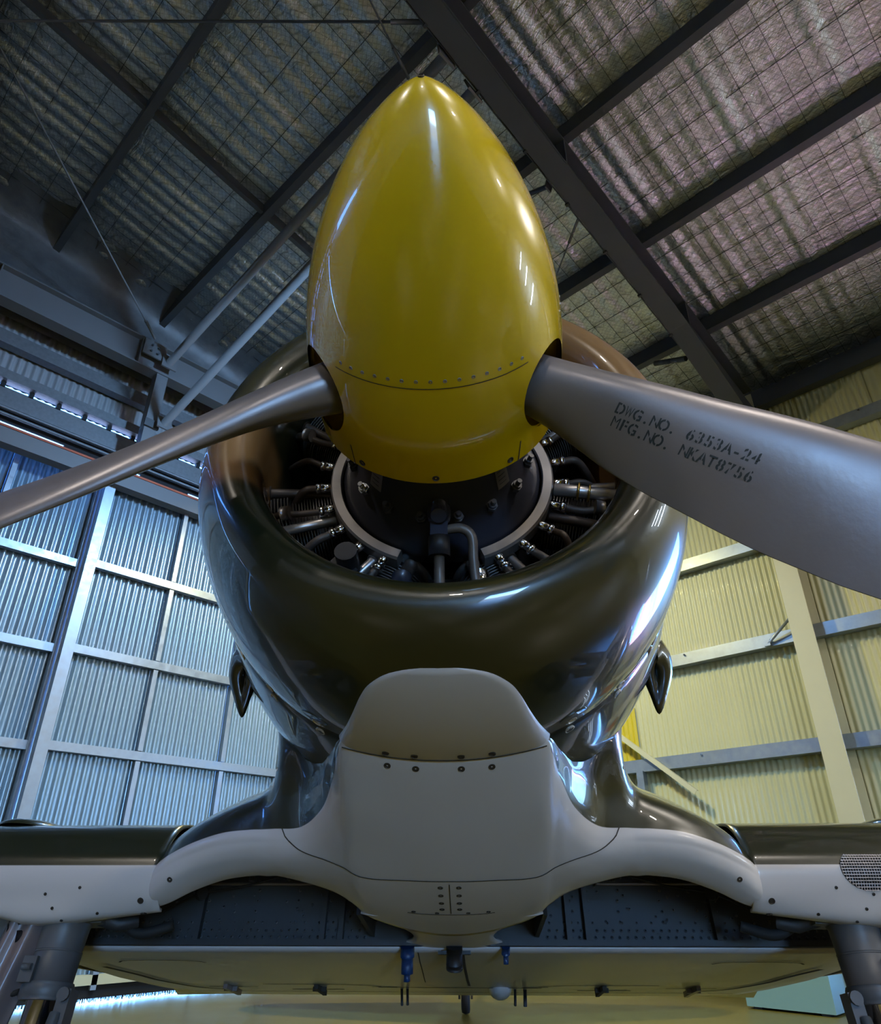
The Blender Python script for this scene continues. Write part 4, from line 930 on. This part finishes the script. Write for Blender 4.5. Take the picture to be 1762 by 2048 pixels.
m = MB(); m.tube([(-.175, 1.72, -.965), (-.175, 1.735, -.995)], .026, 14); m.tube([(-.175, 1.73, -.99), (-.175, 1.75, -1.045)], .022, 14); m.tube([(-.175, 1.75, -1.045), (-.175, 1.755, -1.07)], .012, 10); part(m, 'drain_cap', 'cap_blue')
m = MB(); m.tube([(.19, 1.72, -.965), (.19, 1.735, -.985)], .016, 12); m.tube([(.19, 1.735, -.985), (.19, 1.745, -1.015)], .010, 10); part(m, 'drain_cap', 'cap_blue')
for x in (-.31, -.28, .29, .34, .345):
    p0 = low_pt(x, 3.15); m = MB(); m.tube([p0, p0 + np.array([0, .05, -.05 - .05 * abs(x)])], .007, 8); part(m, 'drain_pipe', 'engine_black')
p0 = low_pt(.21, 3.1); m = MB(); G_ = [[p0 + np.array([.06 * math.cos(t) * math.cos(f), .10 * math.sin(t) * math.cos(f), -.05 * math.sin(f)]) for t in np.linspace(0, 2 * math.pi, 20, endpoint=False)] for f in np.linspace(0, 1.57, 6)]
m.grid(np.array(G_), cv=True); part(m, 'beacon_fairing', 'white_paint')

# ---- outer wings
def wing_sec(X):
    """leading edge panel and outer wing sections: closed loop of (Y, Z), starting at the upper rear"""
    f = (X - 1.0) / 4.5; le = 1.25 + .32 * f * f + .10 * f; te = 3.80 - 1.05 * f; ch = te - le; dih = .095 * max(0, X - 1.6)
    zc = -.80 + dih; th = .36 * (1 - .62 * f)
    return le, te, ch, zc, th
def outer_pts(X, n=26):
    le, te, ch, zc, th = wing_sec(X); x = (.5 - .5 * np.cos(np.linspace(0, math.pi, n)))
    yt = 5 * (th / ch) * ch * (.2969 * np.sqrt(x) - .126 * x - .3516 * x ** 2 + .2843 * x ** 3 - .1036 * x ** 4)
    camber = .04 * ch * 4 * x * (1 - x); drop = -.10 * x * (1 - .3 * x)
    up_ = [(le + ch * a, zc + b * 1.1 + c_ + d_) for a, b, c_, d_ in zip(x, yt, camber, drop)]
    lo_ = [(le + ch * a, zc - b * .95 + c_ * .2 + d_) for a, b, c_, d_ in zip(x, yt, camber, drop)]
    return up_[::-1] + lo_[1:-1]
for sx in (-1, 1):
    X_ = np.concatenate([np.linspace(1.74, 1.84, 3), np.linspace(2.0, 5.2, 14), [5.35, 5.45, 5.5]]); rowsW = []; at = []
    for X in X_:
        pts = outer_pts(X); le, te, ch, zc, th = wing_sec(X); sh = 1 if X < 5.3 else math.sqrt(max(.03, 1 - ((X - 5.3) / .205) ** 2)); zc2 = zc - .05
        rowsW.append([(sx * X, le + ch * .45 + (y - le - ch * .45) * sh, zc2 + (z - zc2) * sh) for y, z in pts]); at.append([i - 25 for i in range(len(pts))])
    at = np.array(at, float); at = np.where(at > 0, .02, np.where(at == 0, -.0005, -.02))
    m = MB(); m.grid(np.array(rowsW), cv=True, flip=sx > 0); n_ = len(rowsW[0]); k0 = (len(X_) - 1) * n_
    m.f.append(tuple(k0 + j for j in range(n_))); m.sm.append(False); m.f.append(tuple(range(n_))); m.sm.append(False)
    o = part(m, 'outer_wing', 'camo_white', attr=at.reshape(-1)); plabel(o, 'dark green outer wing with white underside')
    # leading edge panel between wing root and outer wing, open behind for the gear bay
    def ctl(X):
        k = min(1, (X - 1.0) / .35); e = max(0, X - 1.45) / .3
        return [(1.80, -.605), (1.55, -.600), (1.36, -.648), (1.268, -.748), (1.250, -.800), (1.256, -.840), (1.28, -.885 + .01 * e), (1.32 - .02 * e, -.915 - .03 * k + .05 * e), (1.345 + .03 * k - .05 * e, -.918 - .035 * k + .065 * e)]
    Cn = np.array([[(sx * X, y, z) for y, z in ctl(X)] for X in (.985, 1.1, 1.22, 1.34, 1.44, 1.5, 1.62, 1.76)]); Gp = catgrid(Cn, 4, 8)
    kb = 4 * 8 ; ap = np.zeros(Gp.shape[:2])
    for i in range(Gp.shape[0]):
        L_ = np.concatenate([[0], np.cumsum(np.linalg.norm(np.diff(Gp[i], axis=0), axis=1))]); ap[i] = L_ - L_[kb]
    m = MB(); m.grid(Gp, flip=sx > 0); o = part(m, 'leading_edge_panel', 'camo_white', attr=ap.reshape(-1)); md = o.modifiers.new('thick', 'SOLIDIFY'); md.thickness = .01; md.offset = 0
    def le_screw(x_, j, rad):
        i = int(np.argmin(abs(abs(Gp[:, 0, 0]) - x_))); n_ = unit(np.cross(Gp[i + 1, j] - Gp[i - 1, j], Gp[i, j + 1] - Gp[i, j - 1]))
        if n_[1] + n_[2] > 0: n_ = -n_
        screw(Gp[i, j] + n_ * .0055, n_, rad, 'screw_dark', o)
    for x_, j in ((1.045, 50), (1.055, 60)): le_screw(x_, j, .0105)
    for x_, j in ((1.25, 44), (1.38, 47), (1.33, 52), (1.2, 55), (1.3, 57)): le_screw(x_, j, .005)
    # gun fairing on the wing upper surface
    p0 = np.array([sx * 1.66, 1.70, -.615]); G_ = [[p0 + np.array([.17 * math.cos(t) * math.cos(f), .30 * math.sin(t) * math.cos(f), .055 * math.sin(f)]) for t in np.linspace(0, 2 * math.pi, 32, endpoint=False)] for f in np.linspace(0, 1.57, 10)]
    m = MB(); m.grid(np.array(G_), cv=True, flip=True); part(m, 'gun_fairing', 'green_only')
# oval mesh intake in the right-hand leading edge
m = MB(); P = []; 
ctl = [(1.335, -.685), (1.262, -.765), (1.250, -.800), (1.256, -.840), (1.28, -.885), (1.30, -.905)]
cz = catmull(np.array(ctl), 12)
def le_y(z): o_ = np.argsort(cz[:, 1]); return float(np.interp(z, cz[o_, 1], cz[o_, 0]))
ov = []
for t in np.linspace(0, 2 * math.pi, 40, endpoint=False):
    X = 1.365 + .088 * math.cos(t); Z = -.812 + .062 * math.sin(t); ov.append((X, Z))
C0 = [(X, le_y(Z) - .0065, Z) for X, Z in ov]
rows = [[(1.365 + (X - 1.365) * q, le_y(-.812 + (Z + .812) * q) - .0065, -.812 + (Z + .812) * q) for X, Z in ov] for q in (1, .66, .33, .01)]
m.grid(np.array(rows), cv=True, flip=True); intake = part(m, 'intake_mesh', 'black_brush')
m = MB()
for Z in np.arange(-.872, -.752, .0085):
    hw = .088 * math.sqrt(max(0, 1 - ((Z + .812) / .062) ** 2))
    if hw > .01: m.box((1.365, le_y(Z) - .0085, Z), (hw, 0, 0), (0, .001, 0), (0, 0, .0013))
for X in np.arange(1.28, 1.452, .0085):
    hh = .062 * math.sqrt(max(0, 1 - ((X - 1.365) / .088) ** 2))
    if hh > .006:
        zz = np.linspace(-.812 - hh, -.812 + hh, 6); m.tube([(X, le_y(z) - .009, z) for z in zz], .0013, 4)
tag(part(m, 'mesh_wire', 'ring_alloy', intake), kind='stuff')

# ---- landing gear
for sx in (-1, 1):
    g = empty('landing_gear_leg', (0, 0, 0), AC); lx, ly = sx * 1.335, 1.42
    def cyl(name, pts, r, mt, seg=28): m = MB(); m.tube(pts, r, seg); return part(m, name, mt, g)
    cyl('upper_cylinder', [(lx, ly, -.88), (lx, ly, -.945), (lx, ly, -.955), (lx, ly, -1.03), (lx, ly, -1.035), (lx, ly, -1.13)], [.082, .082, .077, .073, .0745, .072], 'strut_grey', 32)
    cyl('clamp_band', [(lx, ly, -1.025), (lx, ly, -1.031)], .0752, 'strut_grey', 32)
    cyl('gland_collar', [(lx, ly, -1.115), (lx, ly, -1.125), (lx, ly, -1.155), (lx, ly, -1.165)], [.078, .082, .082, .074], 'strut_grey', 32)
    cyl('chrome_piston', [(lx, ly, -1.16), (lx, ly, -1.62)], .052, 'chrome', 32)
    m = MB(); m.box((lx - sx * .03, ly + .02, -.91), (.10, 0, 0), (0, .05, 0), (0, 0, .035)); part(m, 'trunnion', 'strut_grey', g)
    m = MB(); m.box((lx + sx * .045, ly - .065, -1.085), (.022, 0, 0), (0, .02, 0), (0, 0, .036)); m.tube([(lx + sx * .03, ly - .09, -1.08), (lx + sx * .06, ly - .09, -1.08)], .010, 10); part(m, 'lug', 'strut_grey', g)
    m = MB(); m.tube(bez([(lx + sx * .08, ly - .02, -1.14), (lx + sx * .15, ly - .02, -1.16), (lx + sx * .3, ly, -1.19)], 6), .009, 8); part(m, 'brake_hose', 'rubber', g)
    m = MB(); m.tube([(lx - sx * .085, ly - .03, -1.15), (lx - sx * .085, ly - .06, -1.15)], .020, 12); m.box((lx - sx * .085, ly - .02, -1.185), (.02, 0, 0), (0, .03, 0), (0, 0, .05)); part(m, 'torque_link_pivot', 'strut_grey', g)
    m = MB(); m.tube([(lx - sx * .075, ly - .05, -1.20), (lx - sx * .085, ly - .13, -1.44), (lx - sx * .03, ly - .05, -1.60)], .017, 10); part(m, 'torque_link', 'strut_grey', g)
    m = MB(); m.box((lx, ly, -1.64), (.07, 0, 0), (0, .06, 0), (0, 0, .05)); part(m, 'axle_block', 'strut_grey', g)
    prof = [(.13, -.05), (.16, -.075), (.22, -.088), (.275, -.075), (.302, -.04), (.308, 0), (.302, .04), (.275, .075), (.22, .088), (.16, .075), (.13, .05)]
    cx = lx - sx * .16
    P = [[(cx + w, ly + r * math.cos(t), -1.608 + r * math.sin(t)) for r, w in prof] for t in np.linspace(0, 2 * math.pi, 48, endpoint=False)]
    m = MB(); m.grid(np.array(P), cu=True, cv=True); part(m, 'tyre', 'rubber', g)
    m = MB(); m.tube([(cx - .055, ly, -1.608), (cx + .055, ly, -1.608)], .15, 32); m.tube([(cx, ly, -1.608), (lx, ly, -1.62)], .035, 14); part(m, 'wheel_hub', 'ring_alloy', g)
    m = MB(); m.tube([(lx - sx * .06, ly + .02, -.90), (lx - sx * .17, ly + .03, -.94), (lx - sx * .22, ly + .06, -.925)], [.036, .024, .02], 14); part(m, 'retract_arm', 'primer_grey', g)
    for k, (dx, dz) in enumerate(((.10, -.93), (.13, -.96), (.09, -.98))):
        m = MB(); m.tube([(lx + sx * dx, ly - .02, dz), (lx + sx * (dx + .05), ly - .05, dz - .01)], .018, 10); part(m, 'hydraulic_fitting', 'engine_black', g)
    # fluted gear door outboard of the leg
    C = []
    for z, x0 in ((-.90, 1.455), (-1.10, 1.49), (-1.35, 1.54), (-1.60, 1.60)):
        C.append([(sx * (x0 + q * .085), 1.36 + .05 * q * q + .012 * math.cos(q * 7), z) for q in np.linspace(-1, 1, 13)])
    m = MB(); m.grid(catgrid(np.array(C), 6, 3), flip=sx < 0); o = part(m, 'gear_door', 'mauve_paint', g); md = o.modifiers.new('thick', 'SOLIDIFY'); md.thickness = .02

# ---- tail
m = MB(); m.grid(np.array([[(0 + dx, y, z) for y, z in ((5.9, .55), (6.5, 1.15), (6.95, 1.5), (7.3, 1.45), (7.5, .9), (7.45, .3))] for dx in (-.03, .03)])); part(m, 'tail_fin', 'green_only').modifiers.new('thick', 'SOLIDIFY').thickness = .04
for sx in (-1, 1):
    P = [[(sx * x, y0, .34), (sx * x, (y0 + y1) / 2, .38), (sx * x, y1, .34), (sx * x, (y0 + y1) / 2, .31)] for x, y0, y1 in ((.05, 6.0, 7.2), (1.0, 6.2, 7.15), (1.8, 6.45, 7.05), (2.0, 6.65, 6.9))]
    m = MB(); m.grid(np.array(P), cv=True); part(m, 'tailplane', 'green_only')
tw = empty('tail_wheel', (0, 0, 0), AC)
def ground_z(y): return (-ORG[2] + math.sin(PIT) * y) / math.cos(PIT)
gz = ground_z(6.85)
prof = [(.06, -.03), (.09, -.042), (.12, -.036), (.13, 0), (.12, .036), (.09, .042), (.06, .03)]
P = [[(w, 6.85 + r * math.cos(t), gz + .132 + r * math.sin(t)) for r, w in prof] for t in np.linspace(0, 2 * math.pi, 32, endpoint=False)]
m = MB(); m.grid(np.array(P), cu=True, cv=True); part(m, 'tyre', 'rubber', tw)
for sx in (-1, 1):
    m = MB(); m.box((sx * .06, 6.84, gz + .22), (.010, 0, 0), (0, .025, 0), (0, .01, .10)); part(m, 'fork_blade', 'engine_black', tw)
m = MB(); m.tube([(0, 6.83, gz + .31), (0, 6.78, .12)], .035, 14); part(m, 'fork_stem', 'engine_black', tw)
# cockpit canopy on top, out of the camera's sight
P = [[(r * math.cos(t), y, .50 + h * math.sin(t)) for t in np.linspace(0, math.pi, 16)] for y, r, h in ((2.1, .20, .12), (2.3, .30, .36), (2.7, .33, .46), (3.3, .30, .42), (4.2, .20, .28), (5.0, .08, .12))]
m = MB(); m.grid(catgrid(np.array(P), 4, 2)); part(m, 'canopy', 'engine_black')
